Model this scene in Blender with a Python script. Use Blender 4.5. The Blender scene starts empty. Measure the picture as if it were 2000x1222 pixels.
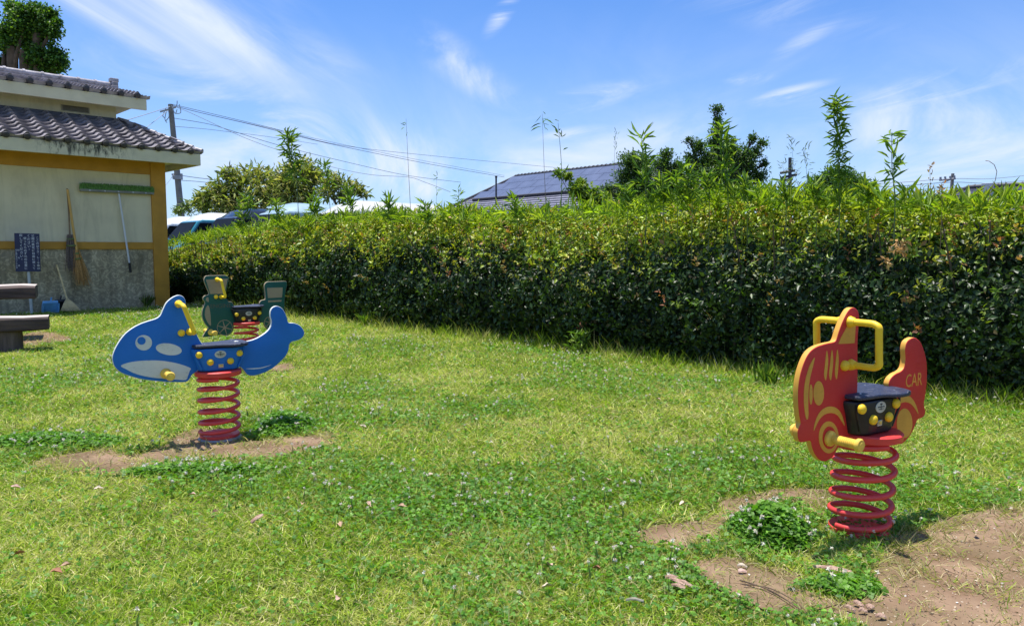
import bpy, bmesh, math, random
import numpy as np
from mathutils import Vector, Matrix
random.seed(7); rng = np.random.default_rng(11)
R = math.radians
S = bpy.context.scene; COL = S.collection
# ---------------- camera, sky, sun, exposure ----------------
F_PX = 1450.0; TILT = math.atan(121/F_PX); CAM_H = 1.0
cd = bpy.data.cameras.new('camera'); cam = bpy.data.objects.new('camera', cd); COL.objects.link(cam)
cam.location = (0, 0, CAM_H); cam.rotation_euler = (math.pi/2-TILT, 0, 0)
cd.sensor_width = 36; cd.lens = 36*F_PX/2000; cd.clip_start = 0.05; cd.clip_end = 3000
S.camera = cam
SUN = Vector((-.13, .08, 1.0)).normalized()
sl = bpy.data.lights.new('sun', 'SUN'); sl.energy = 4.9; sl.angle = R(.55); sl.color = (1, .955, .88)
so = bpy.data.objects.new('sun', sl); COL.objects.link(so); so.rotation_euler = SUN.to_track_quat('Z', 'Y').to_euler()
S.view_settings.view_transform = 'Standard'; S.view_settings.look = 'None'
S.view_settings.exposure = 0.50; S.view_settings.gamma = 1
w = bpy.data.worlds.new('World'); S.world = w; w.use_nodes = True
def world():
    nt = w.node_tree; N = nt.nodes; Lk = nt.links; N.clear()
    out = N.new('ShaderNodeOutputWorld'); bg = N.new('ShaderNodeBackground'); bg.inputs[1].default_value = .11
    sky = N.new('ShaderNodeTexSky'); sky.sky_type = 'NISHITA'; sky.sun_disc = False
    sky.sun_elevation = math.asin(SUN.z); sky.sun_rotation = math.atan2(SUN.x, SUN.y)
    sky.air_density = 1.0; sky.dust_density = .6; sky.ozone_density = 2.2
    tc = N.new('ShaderNodeTexCoord'); sx = N.new('ShaderNodeSeparateXYZ'); Lk.new(tc.outputs['Generated'], sx.inputs[0])
    def M(op, a, b=None, c=None):
        n = N.new('ShaderNodeMath'); n.operation = op
        for i, v in enumerate((a, b, c)):
            if v is None: continue
            if isinstance(v, (int, float)): n.inputs[i].default_value = v
            else: Lk.new(v, n.inputs[i])
        return n.outputs[0]
    az = M('ARCTAN2', sx.outputs[0], sx.outputs[1])
    cx = N.new('ShaderNodeCombineXYZ'); Lk.new(az, cx.inputs[0]); Lk.new(sx.outputs[2], cx.inputs[1])
    def noise(rot, sc, scale, detail, lo, hi, dist=.6, rough=.6, loc=(0, 0, 0)):
        mp = N.new('ShaderNodeMapping'); mp.inputs['Rotation'].default_value = (0, 0, R(rot)); Lk.new(cx.outputs[0], mp.inputs[0])
        m2 = N.new('ShaderNodeMapping'); m2.inputs['Scale'].default_value = sc; m2.inputs['Location'].default_value = loc; Lk.new(mp.outputs[0], m2.inputs[0])
        n = N.new('ShaderNodeTexNoise'); n.inputs['Scale'].default_value = scale; n.inputs['Detail'].default_value = detail; n.inputs['Distortion'].default_value = dist; n.inputs['Roughness'].default_value = rough
        Lk.new(m2.outputs[0], n.inputs[0]); r = N.new('ShaderNodeMapRange'); r.inputs[1].default_value = lo; r.inputs[2].default_value = hi; r.interpolation_type = 'SMOOTHSTEP'; Lk.new(n.outputs[0], r.inputs[0]); return r.outputs[0]
    def blob(x, y, deg, ln, wd, amp):       # one cirrus streak: where it lies in the sky, its slope, length and width
        mp = N.new('ShaderNodeMapping'); mp.vector_type = 'TEXTURE'; mp.inputs['Location'].default_value = (math.atan((x-1000)/1450), (490-y)/1530, 0); mp.inputs['Rotation'].default_value = (0, 0, R(deg)); mp.inputs['Scale'].default_value = (ln/1450, wd/1450, 1)
        Lk.new(cx.outputs[0], mp.inputs[0]); v = N.new('ShaderNodeVectorMath'); v.operation = 'LENGTH'; Lk.new(mp.outputs[0], v.inputs[0])
        r = N.new('ShaderNodeMapRange'); r.inputs[1].default_value = 1; r.inputs[2].default_value = 0; r.inputs[4].default_value = amp; r.interpolation_type = 'SMOOTHSTEP'; Lk.new(v.outputs['Value'], r.inputs[0]); return r.outputs[0]
    nl = noise(27, (1.0, 5.0, 1), 3.0, 10, .26, .80, .7); nr = noise(-12, (1.2, 6., 1), 4.2, 10, .38, .68, .8, .65, (3, 1, 0)); ns = noise(8, (1, 1.6, 1), 4.0, 8, .34, .70, 1.0, .6, (7, 2, 0))
    def fam(lst, n):
        t = None
        for q in lst: o = blob(*q); t = o if t is None else M('ADD', t, o)
        return M('MULTIPLY', t, n)
    left = fam([(215, 95, -24, 190, 34, .8), (330, 40, -32, 330, 100, .6), (450, 100, -24, 340, 85, .7), (640, 120, -20, 170, 50, .4), (520, 20, -38, 260, 70, .3), (130, 30, -30, 200, 60, .4)], nl)
    rt = fam([(1140, 192, 12, 190, 30, .75), (1535, 200, 9, 95, 20, 1.0), (1810, 208, 8, 190, 34, .9), (1455, 166, 0, 60, 16, .6), (1110, 258, 6, 110, 18, .6), (980, 40, 48, 62, 22, .85), (1555, 110, 24, 80, 18, .5), (1450, 30, -16, 330, 60, .3), (1900, 330, 10, 300, 60, .5)], nr)
    mid = fam([(905, 130, -32, 150, 50, 1.0), (975, 175, -20, 110, 38, 1.0), (520, 250, -22, 350, 90, .95), (720, 300, -15, 360, 95, .85), (1830, 270, -4, 350, 90, .8), (480, 330, 0, 300, 70, .6), (1050, 320, 10, 340, 60, .55), (1300, 260, 0, 260, 40, .3)], ns)
    m = M('ADD', M('ADD', left, rt), mid)
    hz = N.new('ShaderNodeMapRange'); hz.inputs[1].default_value = .36; hz.inputs[2].default_value = .0; hz.interpolation_type = 'SMOOTHSTEP'; Lk.new(sx.outputs[2], hz.inputs[0])
    m = M('ADD', m, M('MULTIPLY', hz.outputs[0], M('ADD', M('MULTIPLY', ns, .32), .33)))
    back = N.new('ShaderNodeMapRange'); back.inputs[1].default_value = .2; back.inputs[2].default_value = -.3; back.inputs[4].default_value = .35; Lk.new(sx.outputs[1], back.inputs[0])
    m = M('MINIMUM', M('ADD', m, M('MULTIPLY', back.outputs[0], nr)), .95)
    mix = N.new('ShaderNodeMixRGB'); Lk.new(m, mix.inputs[0])
    tint = N.new('ShaderNodeMixRGB'); tint.blend_type = 'MULTIPLY'; tint.inputs[0].default_value = 1; tint.inputs[2].default_value = (.50, .80, 1.22, 1)
    Lk.new(sky.outputs[0], tint.inputs[1]); Lk.new(tint.outputs[0], mix.inputs[1]); mix.inputs[2].default_value = (5.3, 5.9, 7.0, 1)
    Lk.new(mix.outputs[0], bg.inputs[0]); Lk.new(bg.outputs[0], out.inputs[0])
world()
# ---------------- helpers ----------------
FW = Vector((0, math.cos(TILT), -math.sin(TILT))); UP = Vector((0, math.sin(TILT), math.cos(TILT))); O = Vector((0, 0, CAM_H))
def ray(x, y): return FW+Vector((1, 0, 0))*((x-1000)/F_PX)+UP*((611-y)/F_PX)
def on_z(x, y, z=0.): r = ray(x, y); return O+r*((z-CAM_H)/r.z)
def at(x, y, d): r = ray(x, y); return O+r*(d/r.y)          # point at ground distance d
CW = on_z(331, 598); WA = Vector((-1, -1, 0)).normalized(); WB = Vector((-1, 1, 0)).normalized()
def on_wall(x, y, b=0.): r = ray(x, y); return O+r*(((CW+WB*b-O).dot(WB))/r.dot(WB))
def wp(a, b, z): return CW+WA*a+WB*b+Vector((0, 0, z))
def props(o, label=None, cat=None, group=None, kind=None):
    if label: o['label'] = label
    if cat: o['category'] = cat
    if group: o['group'] = group
    if kind: o['kind'] = kind
    return o
def empty(name, loc, rz=0., label=None, cat=None, group=None):
    o = bpy.data.objects.new(name, None); COL.objects.link(o); o.location = loc; o.rotation_euler = (0, 0, rz); o.empty_display_size = .1
    return props(o, label, cat, group)
def link(name, me, mats, parent=None, world_space=True, smooth=False):
    for m in (mats if isinstance(mats, (list, tuple)) else [mats]): me.materials.append(m)
    o = bpy.data.objects.new(name, me); COL.objects.link(o)
    if smooth: me.polygons.foreach_set('use_smooth', [True]*len(me.polygons))
    if parent:
        o.parent = parent
        if world_space:
            q = parent
            inv = Matrix.Identity(4)
            while q: inv = inv @ (Matrix.Translation(q.location) @ q.rotation_euler.to_matrix().to_4x4()).inverted() if q is parent else inv; q = None
            # parts given in world coordinates are baked into the parent's frame
            me.transform((world_matrix(parent)).inverted())
    return o
def world_matrix(o):
    m = Matrix.Translation(o.location) @ o.rotation_euler.to_matrix().to_4x4()
    return world_matrix(o.parent) @ m if o.parent else m
class MB:
    def __init__(s): s.v = []; s.f = []; s.mi = []
    def add(s, vs, fs, mi=0):
        n = len(s.v); s.v += [tuple(v) for v in vs]; s.f += [tuple(i+n for i in f) for f in fs]; s.mi += [mi]*len(fs); return s
    def box(s, c, ax, ay, az, mi=0):      # centre and three half-axis vectors
        c = Vector(c); ax, ay, az = Vector(ax), Vector(ay), Vector(az)
        vs = [c+ax*i+ay*j+az*k for k in (-1, 1) for j in (-1, 1) for i in (-1, 1)]
        return s.add(vs, [(0, 2, 3, 1), (4, 5, 7, 6), (0, 1, 5, 4), (2, 6, 7, 3), (0, 4, 6, 2), (1, 3, 7, 5)], mi)
    def tube(s, pts, rad, n=8, mi=0, cap=True):
        pts = [Vector(p) for p in pts]; k = len(pts)
        if isinstance(rad, (int, float)): rad = [rad]*k
        t0 = (pts[1]-pts[0]).normalized(); u = t0.orthogonal().normalized(); vs = []
        for i, p in enumerate(pts):
            t = (pts[min(i+1, k-1)]-pts[max(i-1, 0)]).normalized()
            u = (u-t*u.dot(t)); u = u.normalized() if u.length > 1e-6 else t.orthogonal().normalized(); v = t.cross(u)
            for j in range(n): a = 2*math.pi*j/n; vs.append(p+(u*math.cos(a)+v*math.sin(a))*rad[i])
        fs = [(i*n+j, i*n+(j+1) % n, (i+1)*n+(j+1) % n, (i+1)*n+j) for i in range(k-1) for j in range(n)]
        if cap: fs += [tuple(range(n-1, -1, -1)), tuple((k-1)*n+j for j in range(n))]
        return s.add(vs, fs, mi)
    def lathe(s, o, ax, prof, n=20, mi=0):  # prof: (distance along axis, radius)
        o = Vector(o); ax = Vector(ax).normalized(); u = ax.orthogonal().normalized(); v = ax.cross(u); vs = []
        for h, r in prof:
            for j in range(n): a = 2*math.pi*j/n; vs.append(o+ax*h+(u*math.cos(a)+v*math.sin(a))*max(r, 1e-5))
        k = len(prof); fs = [(i*n+j, i*n+(j+1) % n, (i+1)*n+(j+1) % n, (i+1)*n+j) for i in range(k-1) for j in range(n)]
        fs += [tuple(range(n-1, -1, -1)), tuple((k-1)*n+j for j in range(n))]
        return s.add(vs, fs, mi)
    def mesh(s, name):
        me = bpy.data.meshes.new(name); me.from_pydata(s.v, [], s.f); me.polygons.foreach_set('material_index', s.mi)
        me.validate(); me.update(); return me
    def build(s, name, mats, parent=None, smooth=False, bevel=0., local=False):
        me = s.mesh(name); bm = bmesh.new(); bm.from_mesh(me); bmesh.ops.recalc_face_normals(bm, faces=bm.faces); bm.to_mesh(me); bm.free()
        o = link(name, me, mats, parent, not local, smooth)
        if bevel: b = o.modifiers.new('bevel', 'BEVEL'); b.width = bevel; b.segments = 2; b.limit_method = 'ANGLE'
        if smooth: me.set_sharp_from_angle(angle=R(42))
        return o
def crom(pts, sub=5, closed=True):
    n = len(pts); out = []
    for i in range(n if closed else n-1):
        g = (lambda k: pts[k % n]) if closed else (lambda k: pts[max(0, min(n-1, k))])
        p0, p1, p2, p3 = (Vector(g(i+k)) for k in (-1, 0, 1, 2))
        for j in range(sub):
            t = j/sub; out.append(.5*((2*p1)+(p2-p0)*t+(2*p0-5*p1+4*p2-p3)*t*t+(3*p1-p0-3*p2+p3)*t**3))
    if not closed: out.append(Vector(pts[-1]))
    return out
# ---- materials
def mat(name, col, rough=.6, var=.15, scale=8., bump=0., bscale=60., spec=.5, metal=0., col2=None, stretch=None, lo=.35, hi=.65, coat=0.):
    m = bpy.data.materials.new(name); m.use_nodes = True; nt = m.node_tree; N = nt.nodes; Lk = nt.links; b = N['Principled BSDF']
    b.inputs['Roughness'].default_value = rough; b.inputs['Specular IOR Level'].default_value = spec; b.inputs['Metallic'].default_value = metal; b.inputs['Coat Weight'].default_value = coat
    tc = N.new('ShaderNodeTexCoord'); mp = N.new('ShaderNodeMapping'); Lk.new(tc.outputs['Object'], mp.inputs[0])
    if stretch: mp.inputs['Scale'].default_value = stretch
    n = N.new('ShaderNodeTexNoise'); n.inputs['Scale'].default_value = scale; n.inputs['Detail'].default_value = 6; Lk.new(mp.outputs[0], n.inputs[0])
    r = N.new('ShaderNodeMapRange'); r.inputs[1].default_value = lo; r.inputs[2].default_value = hi; Lk.new(n.outputs[0], r.inputs[0])
    mx = N.new('ShaderNodeMixRGB'); Lk.new(r.outputs[0], mx.inputs[0])
    if col2 is None: mx.inputs[1].default_value = (*[c*(1-var) for c in col], 1); mx.inputs[2].default_value = (*[min(1, c*(1+var)) for c in col], 1)
    else: mx.inputs[1].default_value = (*col, 1); mx.inputs[2].default_value = (*col2, 1)
    Lk.new(mx.outputs[0], b.inputs['Base Color'])
    if bump:
        n2 = N.new('ShaderNodeTexNoise'); n2.inputs['Scale'].default_value = bscale; n2.inputs['Detail'].default_value = 5; Lk.new(mp.outputs[0], n2.inputs[0])
        bp = N.new('ShaderNodeBump'); bp.inputs['Strength'].default_value = bump; bp.inputs['Distance'].default_value = .01; Lk.new(n2.outputs[0], bp.inputs['Height']); Lk.new(bp.outputs[0], b.inputs['Normal'])
    return m
def worn(m, col, amt=.5, scale=45, lo=.60, hi=.70, stretch=(1, 1, 3.5)):
    """scuffs, chips and dried dirt over a painted surface"""
    nt = m.node_tree; N = nt.nodes; Lk = nt.links; b = N['Principled BSDF']; old = b.inputs['Base Color'].links[0].from_socket; tc = N.new('ShaderNodeTexCoord'); mp = N.new('ShaderNodeMapping'); mp.inputs['Scale'].default_value = stretch; Lk.new(tc.outputs['Object'], mp.inputs[0])
    n = N.new('ShaderNodeTexNoise'); n.inputs['Scale'].default_value = scale; n.inputs['Detail'].default_value = 9; n.inputs['Roughness'].default_value = .7; n.inputs['Distortion'].default_value = 1.2; Lk.new(mp.outputs[0], n.inputs[0])
    r = N.new('ShaderNodeMapRange'); r.inputs[1].default_value = lo; r.inputs[2].default_value = hi; r.inputs[4].default_value = amt; Lk.new(n.outputs[0], r.inputs[0])
    x = N.new('ShaderNodeMixRGB'); Lk.new(r.outputs[0], x.inputs[0]); Lk.new(old, x.inputs[1]); x.inputs[2].default_value = (*col, 1); Lk.new(x.outputs[0], b.inputs['Base Color'])
    r2 = N.new('ShaderNodeMapRange'); r2.inputs[1].default_value = .4; r2.inputs[2].default_value = .7; r2.inputs[3].default_value = b.inputs['Roughness'].default_value; r2.inputs[4].default_value = min(1, b.inputs['Roughness'].default_value+.3); Lk.new(n.outputs[0], r2.inputs[0]); Lk.new(r2.outputs[0], b.inputs['Roughness']); return m
def leafmat(name, rough=.45, spec=.5, trans=.35, tcol=(1.5, 1.6, .5)):
    m = bpy.data.materials.new(name); m.use_nodes = True; nt = m.node_tree; N = nt.nodes; Lk = nt.links; b = N['Principled BSDF']
    b.inputs['Roughness'].default_value = rough; b.inputs['Specular IOR Level'].default_value = spec
    a = N.new('ShaderNodeAttribute'); a.attribute_name = 'Col'; Lk.new(a.outputs[0], b.inputs['Base Color'])
    t = N.new('ShaderNodeBsdfTranslucent'); x = N.new('ShaderNodeMixRGB'); x.blend_type = 'MULTIPLY'; x.inputs[0].default_value = 1; x.inputs[2].default_value = (*tcol, 1)
    Lk.new(a.outputs[0], x.inputs[1]); Lk.new(x.outputs[0], t.inputs[0]); ms = N.new('ShaderNodeMixShader'); ms.inputs[0].default_value = trans
    Lk.new(b.outputs[0], ms.inputs[1]); Lk.new(t.outputs[0], ms.inputs[2]); Lk.new(ms.outputs[0], N['Material Output'].inputs[0]); return m
LEAF = leafmat('glossy_leaf', .42, .38, .26); GRASS = leafmat('grass_blade', .55, .3, .38, (1.3, 1.4, .6)); SOFT = leafmat('soft_leaf', .5, .4, .38); PETAL = leafmat('petal', .8, .2, .3, (1, 1, 1)); DRY = leafmat('dry_leaf', .75, .25, .15, (1, .9, .7))
# ---- leaf clouds
T_LEAF = (np.array([[0, 0, 0], [-.5, .42, .10], [0, 1, -.08], [.5, .42, .10], [0, .46, 0]]), [(0, 4, 1), (1, 4, 2), (0, 3, 4), (3, 2, 4)])
T_BLADE = (np.array([[-.5, 0, 0], [.5, 0, 0], [-.36, .55, .04], [.36, .55, .04], [0, 1, -.14]]), [(0, 1, 3, 2), (2, 3, 4)])
T_LANCE = (np.array([[0, 0, 0], [-.5, .3, .05], [-.38, .65, 0], [0, 1, -.22], [.38, .65, 0], [.5, .3, .05], [0, .35, -.02]]), [(0, 6, 1), (1, 6, 3, 2), (0, 5, 6), (5, 4, 3, 6)])
def unit(a): return a/np.maximum(np.linalg.norm(a, axis=1, keepdims=True), 1e-9)
def cloud(name, P, D, Nn, L, W, C, mat_, parent=None, T=T_LEAF, **kw):
    """many separate small leaves as one mesh: positions, growth direction, normal, length, width, colour"""
    P = np.asarray(P, float); n = len(P); D = unit(np.asarray(D, float)); X = unit(np.cross(D, Nn)); Z = np.cross(X, D)
    tv, tf = T; k = len(tv); L = np.broadcast_to(L, (n,)); W = np.broadcast_to(W, (n,))
    V = P[:, None]+X[:, None]*(tv[None, :, 0, None]*W[:, None, None])+D[:, None]*(tv[None, :, 1, None]*L[:, None, None])+Z[:, None]*(tv[None, :, 2, None]*L[:, None, None])
    V = V.reshape(-1, 3)
    if parent is not None:
        mi = np.array(world_matrix(parent).inverted()); V = V@mi[:3, :3].T+mi[:3, 3]
    lens = np.array([len(q) for q in tf]); flat = np.concatenate([np.array(q) for q in tf])
    loops = (flat[None]+(np.arange(n)*k)[:, None]).ravel(); tot = np.tile(lens, n); start = np.concatenate([[0], np.cumsum(tot)[:-1]])
    me = bpy.data.meshes.new(name); me.vertices.add(n*k); me.vertices.foreach_set('co', V.astype('f').ravel())
    me.loops.add(len(loops)); me.loops.foreach_set('vertex_index', loops.astype('i')); me.polygons.add(len(tot)); me.polygons.foreach_set('loop_start', start.astype('i'))
    me.update(calc_edges=True)
    ca = me.color_attributes.new('Col', 'FLOAT_COLOR', 'POINT'); cc = np.ones((n*k, 4), 'f'); cc[:, :3] = np.repeat(np.asarray(C), k, 0); ca.data.foreach_set('color', cc.ravel())
    return link(name, me, mat_, parent, False)
def rdir(n, up=0.): v = rng.normal(size=(n, 3)); v[:, 2] += up; return unit(v)
def tone(n, cols, w=None, j=.18):
    cols = np.array(cols, float); i = rng.choice(len(cols), n, p=w); return cols[i]*(1+rng.normal(size=(n, 1))*j).clip(.45, 1.7)
_g = rng.random((64, 64))
def vn(x, y):                       # smooth value noise 0..1
    xi = np.floor(x).astype(int); yi = np.floor(y).astype(int); fx = x-xi; fy = y-yi; fx = fx*fx*(3-2*fx); fy = fy*fy*(3-2*fy)
    q = lambda a, b: _g[a % 64, b % 64]
    return (q(xi, yi)*(1-fx)+q(xi+1, yi)*fx)*(1-fy)+(q(xi, yi+1)*(1-fx)+q(xi+1, yi+1)*fx)*fy
def fbm(x, y): return .5*vn(x, y)+.3*vn(x*2.1+7, y*2.1+3)+.2*vn(x*4.3+1, y*4.3+9)
def inpoly(px, py, poly):
    r = np.zeros(len(px), bool); n = len(poly)
    for i in range(n):
        x1, y1 = poly[i][:2]; x2, y2 = poly[(i+1) % n][:2]
        if y1 == y2: continue
        c = ((y1 > py) != (y2 > py)) & (px < (x2-x1)*(py-y1)/(y2-y1)+x1); r ^= c
    return r
# ---------------- ground ----------------
def ground_mat():
    m = bpy.data.materials.new('lawn_soil'); m.use_nodes = True; nt = m.node_tree; N = nt.nodes; Lk = nt.links; b = N['Principled BSDF']; b.inputs['Roughness'].default_value = .95; b.inputs['Specular IOR Level'].default_value = .1
    tc = N.new('ShaderNodeTexCoord')
    def nz(s, d=6):
        n = N.new('ShaderNodeTexNoise'); n.inputs['Scale'].default_value = s; n.inputs['Detail'].default_value = d; Lk.new(tc.outputs['Object'], n.inputs[0]); return n.outputs[0]
    def rmp(v, a, ca, bb, cb, extra=()):
        r = N.new('ShaderNodeValToRGB'); r.color_ramp.elements[0].position = a; r.color_ramp.elements[0].color = (*ca, 1); r.color_ramp.elements[1].position = bb; r.color_ramp.elements[1].color = (*cb, 1); Lk.new(v, r.inputs[0]); return r.outputs[0]
    a = rmp(nz(2.2), .38, (.10, .12, .022), .62, (.21, .20, .08)); c = rmp(nz(90, 8), .35, (.55, .5, .4), .65, (1.35, 1.35, 1.2))
    x = N.new('ShaderNodeMixRGB'); x.blend_type = 'MULTIPLY'; x.inputs[0].default_value = 1; Lk.new(a, x.inputs[1]); Lk.new(c, x.inputs[2]); Lk.new(x.outputs[0], b.inputs['Base Color'])
    bp = N.new('ShaderNodeBump'); bp.inputs['Strength'].default_value = .8; bp.inputs['Distance'].default_value = .02; Lk.new(nz(120), bp.inputs['Height']); Lk.new(bp.outputs[0], b.inputs['Normal']); return m
def soil_mat():
    m = mat('bare_soil', (.175, .108, .066), .95, col2=(.31, .21, .135), scale=5, bump=.7, bscale=55, spec=.15)
    nt = m.node_tree; N = nt.nodes; Lk = nt.links; b = N['Principled BSDF']; old = b.inputs['Base Color'].links[0].from_socket
    tc = N.new('ShaderNodeTexCoord'); v = N.new('ShaderNodeTexVoronoi'); v.inputs['Scale'].default_value = 38; Lk.new(tc.outputs['Object'], v.inputs[0])
    r = N.new('ShaderNodeMapRange'); r.inputs[1].default_value = .10; r.inputs[2].default_value = .16; r.inputs[3].default_value = .75; r.inputs[4].default_value = 0; Lk.new(v.outputs['Distance'], r.inputs[0])
    sp = N.new('ShaderNodeSeparateColor'); Lk.new(v.outputs['Color'], sp.inputs[0]); g = N.new('ShaderNodeMath'); g.operation = 'GREATER_THAN'; g.inputs[1].default_value = .72; Lk.new(sp.outputs[0], g.inputs[0])
    mu = N.new('ShaderNodeMath'); mu.operation = 'MULTIPLY'; Lk.new(r.outputs[0], mu.inputs[0]); Lk.new(g.outputs[0], mu.inputs[1])
    n = N.new('ShaderNodeTexNoise'); n.inputs['Scale'].default_value = 3.2; n.inputs['Detail'].default_value = 5; Lk.new(tc.outputs['Object'], n.inputs[0])
    r2 = N.new('ShaderNodeMapRange'); r2.inputs[1].default_value = .42; r2.inputs[2].default_value = .62; r2.inputs[4].default_value = .7; Lk.new(n.outputs[0], r2.inputs[0])
    x0 = N.new('ShaderNodeMixRGB'); Lk.new(r2.outputs[0], x0.inputs[0]); Lk.new(old, x0.inputs[1]); x0.inputs[2].default_value = (.13, .095, .045, 1)
    x = N.new('ShaderNodeMixRGB'); Lk.new(mu.outputs[0], x.inputs[0]); Lk.new(x0.outputs[0], x.inputs[1]); x.inputs[2].default_value = (.5, .43, .33, 1); Lk.new(x.outputs[0], b.inputs['Base Color']); return m
SOIL = soil_mat()
g = MB(); G = 600.
g.add([(-G, -G, 0), (G, -G, 0), (G, G, 0), (-G, G, 0)], [(0, 1, 2, 3)])
props(g.build('ground', ground_mat()), kind='structure')
lot = MB().add([(-60, 76.5, .004), (-60, 120, .004), (90, 120, .004), (90, -70, .004)], [(0, 1, 2, 3)])
props(lot.build('car_park', mat('asphalt', (.06, .06, .062), .9, .2, 3, .3, 80)), kind='structure')
patches = {
 'whale': [(60, 917), (75, 900), (150, 885), (215, 878), (262, 890), (330, 868), (350, 846), (405, 838), (480, 850), (500, 862), (560, 856), (620, 850), (655, 852), (645, 866), (600, 882), (540, 894), (480, 901), (420, 903), (350, 905), (290, 912), (230, 929), (170, 926), (110, 925)],
 'car_front': [(1695, 1120), (1715, 1090), (1730, 1062), (1745, 1040), (1800, 1035), (1850, 1012), (1900, 1002), (2000, 992), (2300, 1000), (2400, 1300), (1740, 1300), (1690, 1225), (1620, 1200), (1600, 1188), (1660, 1175), (1710, 1150)],
 'bare_a': [(1239, 1048), (1290, 1027), (1380, 1015), (1425, 990), (1400, 1046), (1368, 1060), (1352, 1074), (1290, 1062)],
 'bare_b': [(1408, 981), (1470, 964), (1530, 955), (1620, 959), (1640, 972), (1625, 1000), (1600, 1011), (1580, 1000), (1555, 985), (1500, 979), (1449, 1000), (1414, 1005)],
 'by_bench': [(35, 662), (60, 651), (85, 648), (115, 653), (142, 662), (128, 669), (90, 671), (50, 676)],
 'behind_whale': [(528, 722), (545, 712), (570, 713), (575, 720), (550, 727)],
 'thin': [(1356, 1100), (1440, 1088), (1500, 1106), (1565, 1125), (1548, 1148), (1610, 1170), (1640, 1182), (1560, 1200), (1480, 1185), (1400, 1150), (1370, 1130)]}
PP = []
for pi_, (k, pl) in enumerate(patches.items()):
    pts = [on_z(*p) for p in pl]; pts = crom([(p.x, p.y) for p in pts], 6); PP.append([(p[0], p[1]) for p in pts])
    out = []
    for p in crom(PP[-1], 3): j = (fbm(np.array([p[0]*9.]), np.array([p[1]*9.]))[0]-.5)*.07+(fbm(np.array([p[0]*30.+5]), np.array([p[1]*30.]))[0]-.5)*.035; out.append((p[0]+j, p[1]+j*.8, .003+.0006*pi_))
    sh = MB().add(out, [tuple(range(len(out)))]); props(sh.build('dirt_patch', SOIL), kind='structure')
THIN = PP[list(patches).index('thin')]
def soil_mask(x, y, jit=.05):
    jx = ((fbm(x*7, y*7)-.5)*4+(fbm(x*24+3, y*24)-.5)*2.2)*jit; jy = ((fbm(x*7+31, y*7+17)-.5)*4+(fbm(x*24+9, y*24+5)-.5)*2.2)*jit; m = np.zeros(len(x), bool)
    for pl in PP: m |= inpoly(x+jx, y+jy, pl)
    return m
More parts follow.
